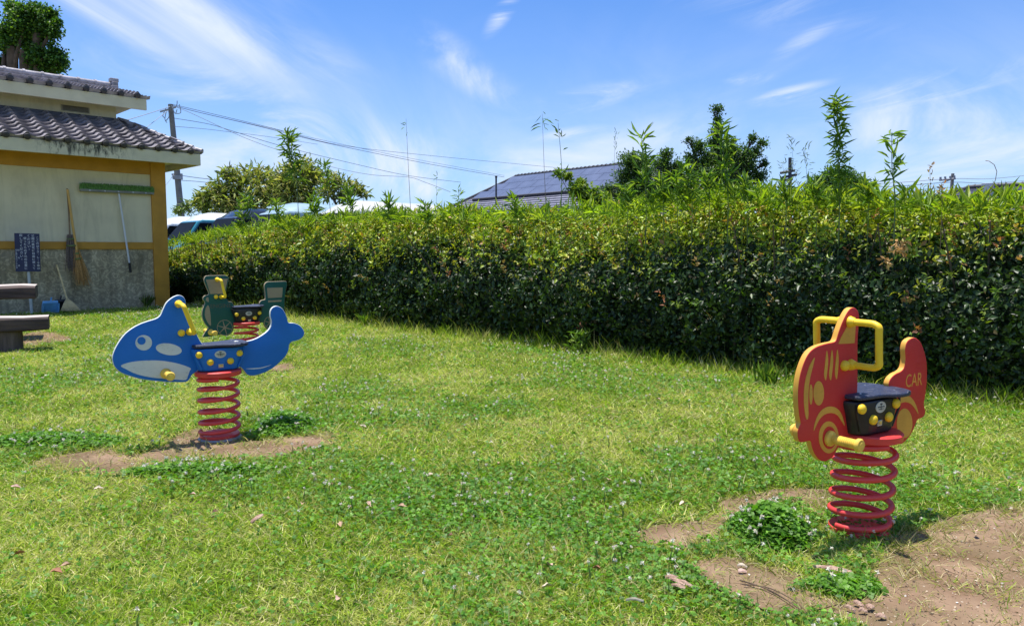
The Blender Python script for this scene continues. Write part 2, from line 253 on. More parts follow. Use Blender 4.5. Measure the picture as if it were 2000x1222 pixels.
# ---------------- lawn ----------------
HC = 7.95                                     # the hedge's front foot runs along x + y = HC
def lawn_points(n, p=.5, d0=1.55, d1=16.5, side=.86):
    u = rng.random(n); q = 1-p; d = (d0**q+(d1**q-d0**q)*u)**(1/q); x = np.where(rng.random(n) < .46, -1, 1)*rng.random(n)*d; x = np.where(x < 0, x*side, x*1.08*side/.86)
    k = (x+d < HC+.25) & ~((x+6.2+(13.4-d) < 0) & (x < -5.9) & (d-x > 0) & ((d-CW.y)-(x-CW.x) > -.02))
    return x[k], d[k]
def clover_mask(x, y): return fbm(x*1.15+3.3, y*1.15+1.7)+.35*(fbm(x*5, y*5)-.5)-.07*np.clip(3.2-y, 0, 1.6)+.05*np.clip(x-.2, 0, 1)*(y > 3)
def lawn():
    n = 720000; x, y = lawn_points(n, .62); s = soil_mask(x, y, .085); tf = fbm(x*13, y*13); tf = np.where(inpoly(x, y, THIN) & (rng.random(len(x)) < .55), 1., tf); fc = np.hypot(x-1.25, y-2.63) < .125; fw = np.hypot(x+1.56, y-3.93) < .11; keep = ~(fc & ((x > 1.22) | (rng.random(len(x)) < .75))) & ~(fw & (rng.random(len(x)) < .8)) & (~s | (rng.random(len(x)) < np.where(tf > .57, .42, .05))); x, y = x[keep], y[keep]; n = len(x)
    cm = clover_mask(x, y); dry = .62*fbm(x*1.7+11, y*1.7+5)+.38*fbm(x*6+1, y*6+15); near = np.exp(-((x+y-HC)/.22)**2)
    sc = (y/2.6)**.45; L = (.024+.032*rng.random(n))*(1+.25*(cm > .5))*sc**.5; L *= .62+.85*fbm(x*3.3+2, y*3.3); L *= 1+near*(.7+1.9*rng.random(n)*(rng.random(n) < .45)); W = (.0016+.0017*rng.random(n))*sc*1.3
    D = rdir(n)*1.0; D[:, 2] = .14+.62*rng.random(n)+near*1.0; P = np.stack([x, y, np.full(n, -.003)], 1)
    col = tone(n, [(.21, .33, .016), (.31, .43, .028), (.12, .22, .014), (.50, .50, .14), (.68, .60, .32)], [.32, .26, .22, .12, .08], .30)
    wv = (dry > .53)[:, None]; pale = tone(n, [(.50, .51, .14), (.62, .56, .28), (.38, .48, .07)], [.4, .25, .35]); pick = (rng.random(n) < ((dry-.42)*4.2).clip(.03, .82))[:, None]
    col = np.where(pick, pale, col); col *= np.where(cm > .55, .9, 1.05)[:, None]; ins = soil_mask(x, y, .02) & (rng.random(n) < .7); col = np.where(ins[:, None], tone(n, [(.50, .42, .24), (.42, .34, .18), (.34, .36, .12)]), col); D_flat = ins
    o = cloud('lawn_grass', P, D, rdir(n, .6), L, W, col, GRASS, T=T_BLADE); props(o, 'short sunlit lawn grass covering the ground', 'grass', kind='stuff')
    # clover leaves
    x, y = lawn_points(400000, .75); cm = clover_mask(x, y); k = (rng.random(len(x)) < ((cm-.42)*3.2).clip(.08, .9)) & ~soil_mask(x, y, .03); x, y = x[k][:46000], y[k][:46000]; n = len(x)
    lx, P, D, Nn, Ls, C = clover_sets(x, y, (.012+.022*rng.random(n)), .0095*(y/2.6)**.35)
    o = cloud('clover_leaves', P, D, Nn, Ls, Ls*1.05, C, SOFT); props(o, 'low green clover leaves mixed through the lawn', 'clover', kind='stuff')
    # clover flowers
    x, y = lawn_points(60000, -.35); cm = clover_mask(x, y); k = (rng.random(len(x)) < ((cm-.50)*1.1).clip(.005, .18)) & ~soil_mask(x, y, .02); x, y = x[k][:1900], y[k][:1900]
    heads(x, y, .035+.04*rng.random(len(x)), 'clover_flowers', 'small white clover flower heads dotted over the lawn', (y/2.6)**.25)
def clover_sets(x, y, z, size):
    n = len(x); N0 = rdir(n, 2.2); a0 = rng.random(n)*6.28; P = []; D = []; NN = []; C = []; Ls = []
    base = tone(n, [(.11, .26, .022), (.16, .33, .03), (.075, .20, .018)], None, .2)
    for k in range(3):
        a = a0+k*2.094; d = np.stack([np.cos(a), np.sin(a), np.zeros(n)], 1); d -= N0*(d*N0).sum(1, keepdims=True)
        P.append(np.stack([x, y, z], 1)); D.append(d); NN.append(N0); C.append(base); Ls.append(np.broadcast_to(size, (n,))*(.8+.45*rng.random(n)))
    return None, np.concatenate(P), np.concatenate(D), np.concatenate(NN), np.concatenate(Ls), np.concatenate(C)
def heads(x, y, z, name, label, sc, parent=None):
    n = len(x); m = 14; P = np.repeat(np.stack([x, y, z], 1), m, 0); D = rdir(n*m, .35); r = np.repeat(.0065*sc*(.8+.5*rng.random(n)), m)
    C = tone(n*m, [(.85, .82, .70), (.78, .70, .55), (.62, .42, .33)], [.66, .24, .10], .08); Nn = rdir(n*m)
    # stalks
    P2 = np.stack([x, y, np.zeros(n)], 1); D2 = np.tile([0, 0, 1.], (n, 1))+rng.normal(size=(n, 3))*.05
    P = np.concatenate([P, P2]); D = np.concatenate([D, D2]); Nn = np.concatenate([Nn, rdir(n)]); L = np.concatenate([r*1.25, z]); W = np.concatenate([r*.62, np.full(n, .0016)]); C = np.concatenate([C, np.tile([.25, .34, .10], (n, 1))])
    o = cloud(name, P, D, Nn, L, W, C, PETAL, parent); 
    if parent is None: props(o, label, 'flowers', kind='stuff')
    else: o['kind'] = 'stuff'
    return o
lawn()
def litter():
    x, y = lawn_points(260000, 1.4, side=1.0); k = soil_mask(x, y, .03); x, y = x[k][:7000], y[k][:7000]; n = len(x); P = np.stack([x, y, np.full(n, .006)], 1); D = rdir(n); D[:, 2] *= .12; L = (.003+.009*rng.random(n)**3)*(y/2.4)**.4
    cloud('soil_litter', P, D, rdir(n, 2.5), L, L*(.35+.6*rng.random(n)), tone(n, [(.50, .40, .28), (.30, .19, .12), (.10, .07, .05), (.62, .57, .48), (.26, .27, .10)], [.25, .28, .22, .10, .15]), DRY)
    props(bpy.data.objects['soil_litter'], 'fine dry litter and grit strewn over the bare soil', 'litter', kind='stuff')
litter()
# ---------------- hedge ----------------
CREST = [(250, 486), (340, 474), (430, 448), (520, 434), (600, 424), (700, 415), (800, 415), (900, 413), (1000, 414), (1100, 410), (1200, 400), (1300, 388), (1400, 380), (1500, 384), (1600, 388), (1700, 388), (1800, 402), (1900, 398), (2000, 384), (2400, 360)]
def crest(x, y, c=8.5):
    px = 1000+F_PX*x/np.maximum(y, .5); yy = c/(1+(px-1000)/F_PX)
    bump = (fbm((x-y)*1.3+40, (x-y)*0+3)-.5)*.16+(fbm((x-y)*4+40, (x-y)*0+9)-.5)*.07
    return bump+1+(490-np.interp(px, [a for a, _ in CREST], [b for _, b in CREST]))/F_PX*yy
DOUT = np.array([-1, -1, 0])/2**.5; DAL = np.array([-1, 1, 0])/2**.5; H0 = np.array([HC/2, HC/2, 0])
SEC = [(.10, .0), (.0, .25), (-.03, .55), (.03, .74), (.13, .93), (.28, 1.12), (.48, 1.27), (.72, 1.37), (.9, 1.40), (1.15, 1.36), (1.38, 1.1), (1.45, .5), (1.45, 0)]
def sec(t):
    a = np.array(SEC); l = np.concatenate([[0], np.cumsum(np.hypot(*np.diff(a, axis=0).T))]); q = t*l[-1]; o = np.interp(q, l, a[:, 0]); z = np.interp(q, l, a[:, 1]); e = .02*l[-1]
    do = np.interp(q+e, l, a[:, 0])-np.interp(q-e, l, a[:, 0]); dz = np.interp(q+e, l, a[:, 1])-np.interp(q-e, l, a[:, 1]); m = np.hypot(do, dz); return o, z, -dz/m, do/m   # outward normal (offset, z)
def hedge():
    root = empty('hedge', (HC/2, HC/2, 0), 0, 'long clipped evergreen hedge behind the spring riders, with dark face and yellow green top', 'hedge')
    rd = Vector(root.location)
    n = 300000; s = -4.2+20.6*rng.random(n)**1.25; t = rng.random(n)**1.15*.86; o, z, no, nz = sec(t)
    base = H0+s[:, None]*DAL; hs = (crest(base[:, 0]-o*.0, base[:, 1], HC+.5)-.04)/1.40
    depth = rng.random(n)**1.6*.20; bul = (fbm(s*1.3+5, z*1.8+2)-.5)*.26+(fbm(s*4.5, z*5+8)-.5)*.17
    off = o-no*0+(-no)*0+0
    oo = o+depth*(-no)-bul*(-no)*-1*0
    oo = o+(-no)*(0)+0
    # move in along the inward normal, bulge out along the outward one
    oo = o+no*(bul-depth); zz = z*hs+nz*(bul-depth); zz = np.maximum(zz, .02)
    P = base+(-DOUT)*oo[:, None]; P[:, 2] = zz
    dist = np.hypot(P[:, 0], P[:, 1]); Nw = (-DOUT)*no[:, None]; Nw[:, 2] = nz
    Nn = unit(Nw+.62*rng.normal(size=(n, 3))); D = rng.normal(size=(n, 3)); D[:, 2] += .25; D -= Nn*(D*Nn).sum(1, keepdims=True)*.75
    gp = rng.random(n) < ((fbm(s*8, z*8+3)-.28)*4.5).clip(.22, 1); P[~gp] -= (Nw[~gp])*.16; k = np.ones(n, bool); sc = (dist/5.5).clip(.9, 2.2)**.55
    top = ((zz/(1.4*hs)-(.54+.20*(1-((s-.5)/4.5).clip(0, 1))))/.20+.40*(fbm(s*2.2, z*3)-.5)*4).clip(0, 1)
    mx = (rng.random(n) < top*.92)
    C = tone(n, [(.020, .050, .010), (.032, .070, .013), (.014, .034, .009), (.060, .105, .018), (.10, .08, .03)], [.38, .27, .2, .12, .03], .2)  # older leaf tones, darkened further to paint in the face's deep shade
    Ct = tone(n, [(.30, .40, .022), (.42, .46, .03), (.16, .26, .022), (.48, .42, .06), (.46, .26, .09)], [.36, .30, .19, .10, .05], .18)  # new growth tones, brightened further to paint in light on the shoulder
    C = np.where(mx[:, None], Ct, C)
    L = (.024+.040*rng.random(n)**1.3)*sc; W = L*(.46+.12*rng.random(n))
    far = s > 9.5
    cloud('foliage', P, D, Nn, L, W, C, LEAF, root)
    # pale new sprigs standing off the face and the top
    ns = 2000; s = -4.2+20.4*rng.random(ns)**1.15; t = .10+.60*rng.random(ns)**.55; o, z, no, nz = sec(t); base = H0+s[:, None]*DAL; hs = (crest(base[:, 0], base[:, 1], HC+.5)-.04)/1.40
    zz = z*hs; base = base+(-DOUT)*o[:, None]; base[:, 2] = zz; Nw = (-DOUT)*no[:, None]; Nw[:, 2] = nz; ax = unit(Nw+np.array([0, 0, .7])+.6*rng.normal(size=(ns, 3))); ln = .07+.12*rng.random(ns); m = 9
    P = []; D = []; 
    for j in range(m):
        f = (j+1)/m; P.append(base+ax*(ln*f)[:, None]); sd = unit(np.cross(ax, rng.normal(size=(ns, 3)))); D.append(ax*.55+sd)
    P = np.concatenate(P); D = np.concatenate(D); hh = np.tile(zz, m); hue = tone(ns, [(.20, .28, .03), (.28, .30, .04), (.36, .24, .07), (.12, .22, .03), (.36, .15, .08)], [.36, .26, .12, .18, .08], .1)
    cloud('new_shoots', P, D, rdir(len(P), .6), .036+.016*rng.random(len(P)), .016, np.tile(hue, (m, 1)), SOFT, root)
    # bamboo grass growing up through the top
    ns = 4600; s = -4.2+20.4*rng.random(ns); wt = fbm(s*.7+3, s*0+4)+.35*np.exp(-((s-1.2)/2.2)**2); kk = rng.random(ns) < (wt*1.9-.35).clip(.15, 1); s = s[kk]; ns = len(s)
    base = H0+s[:, None]*DAL+(-DOUT)*(.15+.9*rng.random(ns))[:, None]; base[:, 2] = crest(base[:, 0], base[:, 1], HC+.5)-.10+.05*rng.random(ns); D = rdir(ns)*.8; D[:, 2] = .35+.8*rng.random(ns)
    P = []; DD = []; 
    for j in range(3): P.append(base+rng.normal(size=(ns, 3))*.02); d = D+.45*rng.normal(size=(ns, 3)); DD.append(d)
    P = np.concatenate(P); DD = np.concatenate(DD); q = len(P); cloud('bamboo_grass', P, DD, rdir(q, .8), .08+.15*rng.random(q)**1.6, .010+.008*rng.random(q), tone(q, [(.26, .38, .03), (.36, .44, .05), (.17, .28, .03)], None, .15), SOFT, root, T=T_LANCE)
    # stems and the dense dark inside
    st = MB()
    for i in range(420):
        s = random.uniform(-4.2, 16); b = Vector(H0)+Vector(DAL)*s-Vector(DOUT)*random.uniform(.25, 1.2); b.z = 0; d = Vector((random.gauss(0, .18), random.gauss(0, .18), 1)); pts = [b+d*q*.4+Vector((random.gauss(0, .03), random.gauss(0, .03), 0)) for q in range(4)]
        st.tube(pts, [.014, .011, .008, .004], 5)
    st.build('stems', mat('hedge_bark', (.10, .075, .05), .9, .3, 20), root)
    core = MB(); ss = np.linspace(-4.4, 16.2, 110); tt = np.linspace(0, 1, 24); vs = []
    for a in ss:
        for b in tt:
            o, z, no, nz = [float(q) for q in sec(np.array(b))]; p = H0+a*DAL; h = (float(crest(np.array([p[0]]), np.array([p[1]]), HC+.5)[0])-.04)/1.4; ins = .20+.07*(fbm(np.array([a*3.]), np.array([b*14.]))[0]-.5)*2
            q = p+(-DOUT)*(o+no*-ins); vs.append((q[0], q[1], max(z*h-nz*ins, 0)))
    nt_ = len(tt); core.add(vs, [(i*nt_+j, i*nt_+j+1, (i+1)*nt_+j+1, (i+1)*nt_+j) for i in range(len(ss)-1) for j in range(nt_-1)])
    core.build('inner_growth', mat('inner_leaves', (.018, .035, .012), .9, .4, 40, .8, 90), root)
hedge()
# dead leaf bunches hung in the hedge
def bunch(px, py, d, n, spread, label, size=.05, cols=((.62, .40, .16), (.7, .5, .25), (.42, .24, .09))):
    c = at(px, py, d); r = empty('dead_leaf_bunch', c, 0, label, 'dead leaves')
    P = np.array(c)+rng.normal(size=(n, 3))*np.array([spread, spread*.5, spread]); D = rdir(n, -.6)
    cloud('leaves', P, D, rdir(n), size*(.8+.5*rng.random(n)), size*.45, tone(n, cols, None, .15), DRY, r)
    MB().tube([c+Vector((.0, .03, spread*1.6)), c, c-Vector((.01, 0, spread))], .002, 5).build('twig', TWIG, r)
TWIG = mat('twig_bark', (.13, .085, .05), .9, .25, 30)
def hd(px, off=0.): return (HC+off)/(1+(px-1000)/F_PX)
bunch(1757, 482, hd(1757, -.06), 34, .030, 'large bunch of tan dead leaves high on the hedge face above the red car rider')
bunch(1728, 508, hd(1728, -.06), 16, .018, 'small tan dead leaf bunch just below and left of the large bunch in the hedge')
bunch(1775, 574, hd(1775, -.05), 9, .030, 'loose reddish brown dead leaves in the middle of the hedge face above the car rider', .045, ((.30, .14, .06), (.36, .2, .09)))
bunch(1138, 632, hd(1138, -.08), 12, .035, 'dark red dead leaves low on the hedge face above the goldenrod weed', .045, ((.25, .08, .05), (.3, .13, .07)))
# ---------------- tall shoots over the hedge ----------------
CANE = mat('cane_green', (.12, .17, .05), .5, .25, 20); DRYCANE = mat('cane_dry', (.22, .15, .09), .7, .25, 20)
def shoot(name, xt, yt, xb, yb, off, label, cat, leaf=24, ll=.14, lw=.016, rad=.004, dry=False, top=.55, bend=.0, cols=((.13, .24, .03), (.20, .30, .04), (.09, .17, .03)), base0=0., up=.35):
    d = hd(xb, off); a = at(xb, yb, d); b = at(xt, yt, d); g0 = Vector((a.x, a.y, 0)); r = empty(name, g0, 0, label, cat)
    pts = crom([tuple(g0), tuple(g0.lerp(a, .5)), tuple(a), tuple(a.lerp(b, .5)+Vector((bend, 0, 0))), tuple(b)], 6, False)
    k = len(pts); MB().tube(pts, [rad*(1-.75*i/(k-1)) for i in range(k)], 6).build('cane', DRYCANE if dry else CANE, r, True)
    if leaf:
        f = (1-top)+top*rng.random(leaf)**.8; q = (f*(k-1)*.5+(k-1)*.5).clip(0, k-1.001); i = q.astype(int); A_ = np.array([tuple(v) for v in pts]); P = A_[i]+(A_[i+1]-A_[i])*(q-i)[:, None]+rng.normal(size=(leaf, 3))*.012
        D = rdir(leaf); D[:, 2] = D[:, 2]*.7+up*rng.random(leaf)*1.6; cloud('leaves', P, D, rdir(leaf, .8), ll*(.5+.6*rng.random(leaf)), lw*(.7+.5*rng.random(leaf)), tone(leaf, cols, None, .15), SOFT, r, T=T_LANCE)
    return r
B2 = ((.17, .28, .03), (.24, .34, .05), (.10, .20, .03))
shoot('bamboo_shoot', 560, 266, 583, 425, .6, 'leafy bamboo shoot standing above the hedge before the loquat trees', 'bamboo', 130, .26, .024, .010, bend=.05)
shoot('bamboo_shoot', 632, 322, 645, 410, .7, 'short bamboo shoot beside the pale blue van roof', 'bamboo', 40, .22, .022, .008)
shoot('bamboo_shoot', 482, 385, 500, 440, .5, 'low bamboo shoot in front of the black van', 'bamboo', 44, .24, .024, .008)
shoot('dry_reed', 793, 232, 802, 420, .5, 'very tall thin bare reed rising from the hedge beside the white van roof', 'reed', 7, .10, .006, .006, True, .25)
shoot('dry_reed', 1059, 222, 1066, 415, .5, 'tall thin reed with drooping tip in front of the solar roof', 'reed', 9, .13, .008, .005, True, .2, up=-.3)
shoot('bamboo_shoot', 1090, 240, 1096, 415, .4, 'dark single bamboo stalk with a green leaf at its tip before the solar roof', 'bamboo', 16, .12, .018, .007, top=.95, bend=.02, cols=((.08, .13, .03), (.12, .2, .03)), up=1.2)
shoot('grass_stalk', 1202, 258, 1197, 395, .5, 'thin upright grass stalk with feathery head at the right end of the solar roof', 'grass stalk', 22, .05, .005, .003, True, .5, up=2.5)
shoot('bamboo_shoot', 1252, 262, 1262, 400, .3, 'bright bamboo shoot with upright leaves in front of the dark bushes', 'bamboo', 60, .19, .018, .006, cols=B2, up=.8, top=.8)
shoot('bamboo_shoot', 1408, 250, 1422, 395, .3, 'bright green bamboo shoot in front of the tall dark tree', 'bamboo', 110, .15, .018, .006, top=.9, cols=B2, up=.5)
shoot('bamboo_shoot', 1340, 335, 1352, 395, .3, 'short bright bamboo shoot between the dark bushes and the tall tree', 'bamboo', 70, .16, .016, .005, top=.9, cols=B2, up=.4)
shoot('bamboo_shoot', 1634, 192, 1640, 395, .25, 'tallest bushy bamboo shoot above the hedge, leaves thick round its stalk', 'bamboo', 260, .12, .015, .007, top=1., cols=B2, up=.1)
shoot('bamboo_shoot', 1742, 258, 1748, 400, .25, 'bamboo shoot with wide sparse leaves right of the tallest shoot', 'bamboo', 48, .14, .018, .007, top=.75, cols=B2, bend=-.01, up=.4)
shoot('dry_stalk', 1816, 322, 1818, 405, .4, 'dry brown seed stalk on the hedge near the distant power pole', 'dry stalk', 22, .035, .011, .003, True, .9, cols=((.28, .17, .10), (.36, .24, .15)), up=1.)
shoot('dry_stalk', 1838, 368, 1840, 405, .35, 'short brown seed stalk beside the dry stalk', 'dry stalk', 16, .04, .012, .003, True, .9, cols=((.28, .2, .10), (.36, .28, .12)), up=1.)
for i, (a, b, c, d, l) in enumerate([(1545, 268, 1562, 395, 'left'), (1572, 290, 1580, 395, 'middle'), (1528, 318, 1535, 392, 'shortest')]):
    shoot('weed_stalk', a, b, c, d, .5, f'{l} of the three fine grey green weed stalks left of the tallest bamboo', 'weed', 40, .07, .004, .0025, False, .95, .01*(i-1), cols=((.2, .25, .14), (.15, .2, .09)), up=.6)
shoot('weed_stalk', 895, 368, 897, 420, .4, 'leafy goldenrod weed on the hedge top left of the solar roof', 'weed', 40, .09, .014, .004, top=1., up=.2)
shoot('weed_stalk', 853, 342, 852, 418, .4, 'thin forked weed on the hedge top between the white van roof and the solar roof', 'weed', 8, .07, .012, .003, top=.6)
for px_, py_, l in [(1290, 352, 'left of the four low bamboo sprays under the dark bushes'), (1318, 345, 'second of the four low bamboo sprays under the dark bushes'), (1380, 340, 'third of the four low bamboo sprays, under the tall dark tree'), (1455, 352, 'rightmost of the four low bamboo sprays, under the tall dark tree'), (470, 400, 'low bamboo spray before the windscreen of the black van'), (540, 395, 'low bamboo spray left of the pale blue van roof'), (760, 392, 'low bamboo spray at the right end of the ivory van roof'), (830, 398, 'low bamboo spray right of the tall thin reed'), (1530, 362, 'low bamboo spray among the fine weed stalks'), (1590, 358, 'low bamboo spray left of the tallest bamboo'), (1690, 362, 'low bamboo spray between the two tall right hand bamboos'), (680, 372, 'low bamboo spray before the ivory van roof'), (610, 385, 'low bamboo spray before the pale blue van roof'), (1005, 388, 'low bamboo spray under the left end of the solar roof'), (1220, 362, 'low bamboo spray at the foot of the dark rounded bush')]:
    shoot('bamboo_spray', px_, py_, px_+6, py_+50, .3, l, 'bamboo', 60, .012*hd(px_)+.06, .0022*hd(px_)+.004, .004, top=1., cols=B2, up=.7)
vine = MB(); dv = hd(1935, .3)
vine.tube([at(*p, dv) for p in [(1930, 395), (1936, 372), (1944, 352), (1947, 335), (1942, 322), (1932, 315), (1925, 314)]], .0022, 5)
props(vine.build('vine_tendril', DRYCANE, None, True), 'thin curled vine tendril against the sky at the far right', 'vine')
# ---------------- weeds at the hedge foot ----------------
def weed(name, px, py, h, n, ll, lw, label, cols=B2, up=1., stem=True):
    c = on_z(px, py); r = empty(name, c, 0, label, 'weed')
    if stem:
        st = MB()
        for k in range(6): st.tube([c+Vector((random.gauss(0, .02), random.gauss(0, .02), 0)), c+Vector((random.gauss(0, .05), random.gauss(0, .04), h*random.uniform(.7, 1)))], .0022, 5)
        st.build('stems', CANE, r); z = rng.random(n)**.8*h; P = np.array(c)+rng.normal(size=(n, 3))*np.array([.055, .045, 0]); P[:, 2] = z
    else: P = np.array(c)+rng.normal(size=(n, 3))*np.array([.035, .03, 0]); P[:, 2] = 0
    D = rdir(n); D[:, 2] = np.abs(D[:, 2])*.5+up; cloud('leaves', P, D, rdir(n, .5), ll*(.6+.6*rng.random(n)), lw, tone(n, cols, None, .15), SOFT, r, T=T_LANCE)
weed('goldenrod', 1133, 692, .22, 150, .075, .014, 'leafy bright green goldenrod weed at the foot of the hedge in the middle', B2, .35)
weed('grass_tuft', 1068, 672, .3, 46, .24, .010, 'tall grass tuft at the hedge foot left of the goldenrod', B2, 1.6, False)
weed('grass_tuft', 720, 638, .2, 46, .20, .010, 'grass tuft at the hedge foot right of the whale rider', B2, 1.4, False)
weed('grass_tuft', 1500, 752, .2, 60, .17, .006, 'grass tuft at the hedge foot left of the car rider', B2, 1.3, False)
weed('grass_tuft', 1860, 772, .25, 70, .17, .006, 'grass tuft at the hedge foot just behind the car rider tail', B2, 1.2, False)
weed('grass_tuft', 1960, 790, .25, 70, .15, .006, 'grass tuft at the hedge foot by the right edge', B2, 1.1, False)
weed('grass_tuft', 880, 655, .2, 40, .17, .008, 'short grass tuft at the hedge foot under the white van roof', B2, 1.2, False)
weed('grass_tuft', 210, 601, .2, 70, .30, .02, 'tall grass clump against the concrete wall under the long broom', ((.1, .19, .03), (.2, .24, .08)), 1.3, False)
weed('grass_tuft', 285, 600, .2, 60, .26, .018, 'grass clump against the wall beside the ochre corner pillar', ((.1, .19, .03), (.2, .24, .08)), 1.2, False)
# clover clumps
def clump(px, py, rx, ry, h, n, label, fl):
    c = on_z(px, py); r = empty('clover_clump', c, 0, label, 'clover'); a = rng.random(n)*6.283; q = rng.random(n)**.55
    q2 = q*(1+.25*(fbm(a*1.3, a*0)-.5)*2); x = c.x+np.cos(a)*q2*rx; y = c.y+np.sin(a)*q2*ry; z = h*(1-q**2.2)*(.45+.55*rng.random(n))+.012
    _, P, D, Nn, L, C = clover_sets(x, y, z, .0135); cloud('leaves', P, D, Nn, L, L*1.05, C, SOFT, r)
    k = rng.choice(n, fl); o = heads(x[k], y[k], z[k]+.03, 'flowers', '', 1.15, r)
    i = rng.choice(n, n//2); P2 = np.stack([x[i], y[i], np.zeros(len(i))], 1); cloud('stalks', P2, rdir(len(i), 2.2), rdir(len(i)), z[i], .002, np.tile([.09, .17, .03], (len(i), 1)), SOFT, r)['kind'] = 'stuff'
clump(1502, 1048, .16, .15, .11, 2300, 'big clover clump with white flowers beside the foot of the car rider', 34)
clump(552, 835, .18, .20, .08, 1500, 'dark green clover clump right of the whale rider spring', 14)
clump(90, 868, .42, .13, .05, 2600, 'wide low clover band at the left behind the bare soil', 22)
clump(395, 925, .42, .08, .035, 1100, 'clover strip along the near edge of the soil below the whale rider', 16)
clump(1650, 1150, .12, .07, .022, 300, 'small clover patch in front of the car rider', 4)
# ---------------- fallen leaves, bark, stone, twigs ----------------
def dead_leaf_mesh(seed):
    rr = random.Random(seed); n = 12; me = MB(); vs = [(0, 0, .004)]
    for i in range(n):
        a = 6.283*i/n; r = (.021 if abs(math.cos(a)) > .9 else .013)*rr.uniform(.75, 1.15); vs.append((math.cos(a)*r*1.3, math.sin(a)*r, .004+.012*abs(math.sin(a))+rr.uniform(-.002, .003)))
    me.add(vs, [(0, 1+i, 1+(i+1) % n) for i in range(n)]); m = me.mesh('fallen_leaf'); m.polygons.foreach_set('use_smooth', [True]*len(m.polygons)); return m
FL = [dead_leaf_mesh(i) for i in range(5)]; FM = [mat('leaf_tan', (.42, .27, .17), .8, .25, 60), mat('leaf_pink', (.55, .36, .28), .8, .2, 60), mat('leaf_dark', (.16, .08, .045), .8, .3, 60), mat('leaf_pale', (.6, .5, .36), .8, .2, 60), mat('leaf_rust', (.34, .15, .08), .8, .25, 60)]
for m, k in zip(FL, FM): m.materials.append(k)
spots = [(720, 985, 1), (710, 833, 3), (1190, 938, 1), (1495, 930, 1), (30, 952, 1), (192, 955, 3), (376, 966, 1), (650, 946, 2), (840, 928, 3), (590, 985, 0), (605, 917, 4), (420, 1000, 2), (38, 1082, 4), (110, 1118, 4), (665, 1025, 0), (1165, 1110, 4), (1072, 1105, 1), (1070, 1146, 3), (660, 1172, 1), (130, 1105, 0), (880, 1046, 2), (975, 905, 0), (1300, 880, 3), (1285, 780, 1), (1510, 843, 3), (1975, 995, 3), (1905, 1038, 1), (785, 990, 0), (560, 975, 0), (1335, 985, 3), (925, 812, 2), (1080, 782, 3)]
tw = ('dry tan', 'curled pinkish', 'dark brown', 'pale straw', 'rust brown')
where = ['below the dark leaf, right of the lone bark piece', 'right of the clover clump by the whale', 'in the middle of the lawn, upper of two far apart', 'nearest above the big clover clump by the car', 'at the left edge below the soil strip', 'below the left end of the soil strip', 'under the clover strip below the whale rider', 'in the grass between the whale soil and the lone bark piece', 'in the middle lawn, level with the strip of soil', 'right of the lone bark piece', 'at the right tip of the whale soil', 'left of the lone bark piece', 'near the left edge in the near grass', 'in the lower left grass, right of its neighbour', 'in the near grass straight below the small dark leaf', 'left of the bark pile', 'just right of the near middle of the frame', 'in the near grass left of the bark pile', 'largest in the near grass at the bottom centre left', 'in the lower left grass, just above a rust one', 'in the open grass right of the lone bark piece', 'in the open grass in the centre of the lawn', 'on the lawn left of the car rider, farther one', 'on the lawn before the hedge foot left of the car rider', 'right beside the front wheel of the car rider', 'at the right edge beyond the bare soil', 'on the far edge of the bare soil by the car', "a hand's width from the leaf below the dark one", 'a step right of the lone bark piece, farther one', 'left of the soil behind the clover clump', 'on the lawn in the middle distance right of the whale', 'before the hedge foot in the middle distance']
for i, (px, py, k) in enumerate(spots):
    o = bpy.data.objects.new('fallen_leaf', FL[k]); COL.objects.link(o); p = on_z(px, py, .024); o.location = p; o.rotation_euler = (random.uniform(-.4, .4), random.uniform(-.3, .3), random.uniform(0, 6.28)); s = random.uniform(.6, .85); o.scale = (s, s, s)
    props(o, f'{tw[k]} leaf {where[i]}', 'leaf', 'leaves fallen on the lawn')
BARK = mat('bark_chip', (.26, .15, .10), .9, col2=(.60, .41, .30), scale=60, bump=.8, bscale=160); 
def chip(name, px, py, L, W, rz, label, m=BARK, z=.03, cat='bark', t=.0035, tilt=0.):
    b = MB(); vs = []; n = 5
    for i in range(n):
        f = i/(n-1); ww = W*.75*(.5 if i in (0, n-1) else 1)*random.uniform(.6, 1.15); zz = .004*math.sin(f*4)+random.uniform(-.001, .001); x = (f-.5)*L+random.uniform(-.1, .1)*L/n
        vs += [(x, -ww, zz), (x, ww*.9, zz+.004), (x, ww*.6, zz+t+.004), (x, -ww*.7, zz+t)]
    b.add(vs, [(i*4+j, i*4+(j+1) % 4, i*4+4+(j+1) % 4, i*4+4+j) for i in range(n-1) for j in range(4)]+[(3, 2, 1, 0), tuple((n-1)*4+j for j in range(4))])
    o = b.build(name, m, None, False); o.location = on_z(px, py, z); o.rotation_euler = (0, tilt, rz); return props(o, label, cat)
chip('bark_piece', 502, 1013, .055, .011, 1.0, 'lone brown bark piece tilted in the grass left of centre', tilt=-.3)
chip('bark_piece', 1625, 1112, .11, .010, -.35, 'long curled bark strip in front of the car rider foot', z=.02)
chip('bark_piece', 1312, 1128, .04, .008, .1, 'short bark piece at the top of the bark pile in the grass')
chip('bark_piece', 1322, 1136, .055, .008, -.8, 'middle long splinter of the bark pile in the grass')
chip('bark_piece', 1337, 1140, .055, .007, -.75, 'right hand splinter of the bark pile in the grass')
chip('bark_piece', 1325, 1146, .04, .007, -.5, 'lowest splinter of the bark pile in the grass')
chip('bark_piece', 1450, 1106, .03, .005, -.2, 'small whitish bark chip left of the stone', FM[3], .012)
chip('bark_piece', 1450, 1117, .028, .010, .1, 'pinkish bark chip just below the whitish chip', FM[1], .01)
chip('bark_piece', 1240, 1173, .05, .0025, .02, 'thin pale straw splinter in the near grass', FM[3])
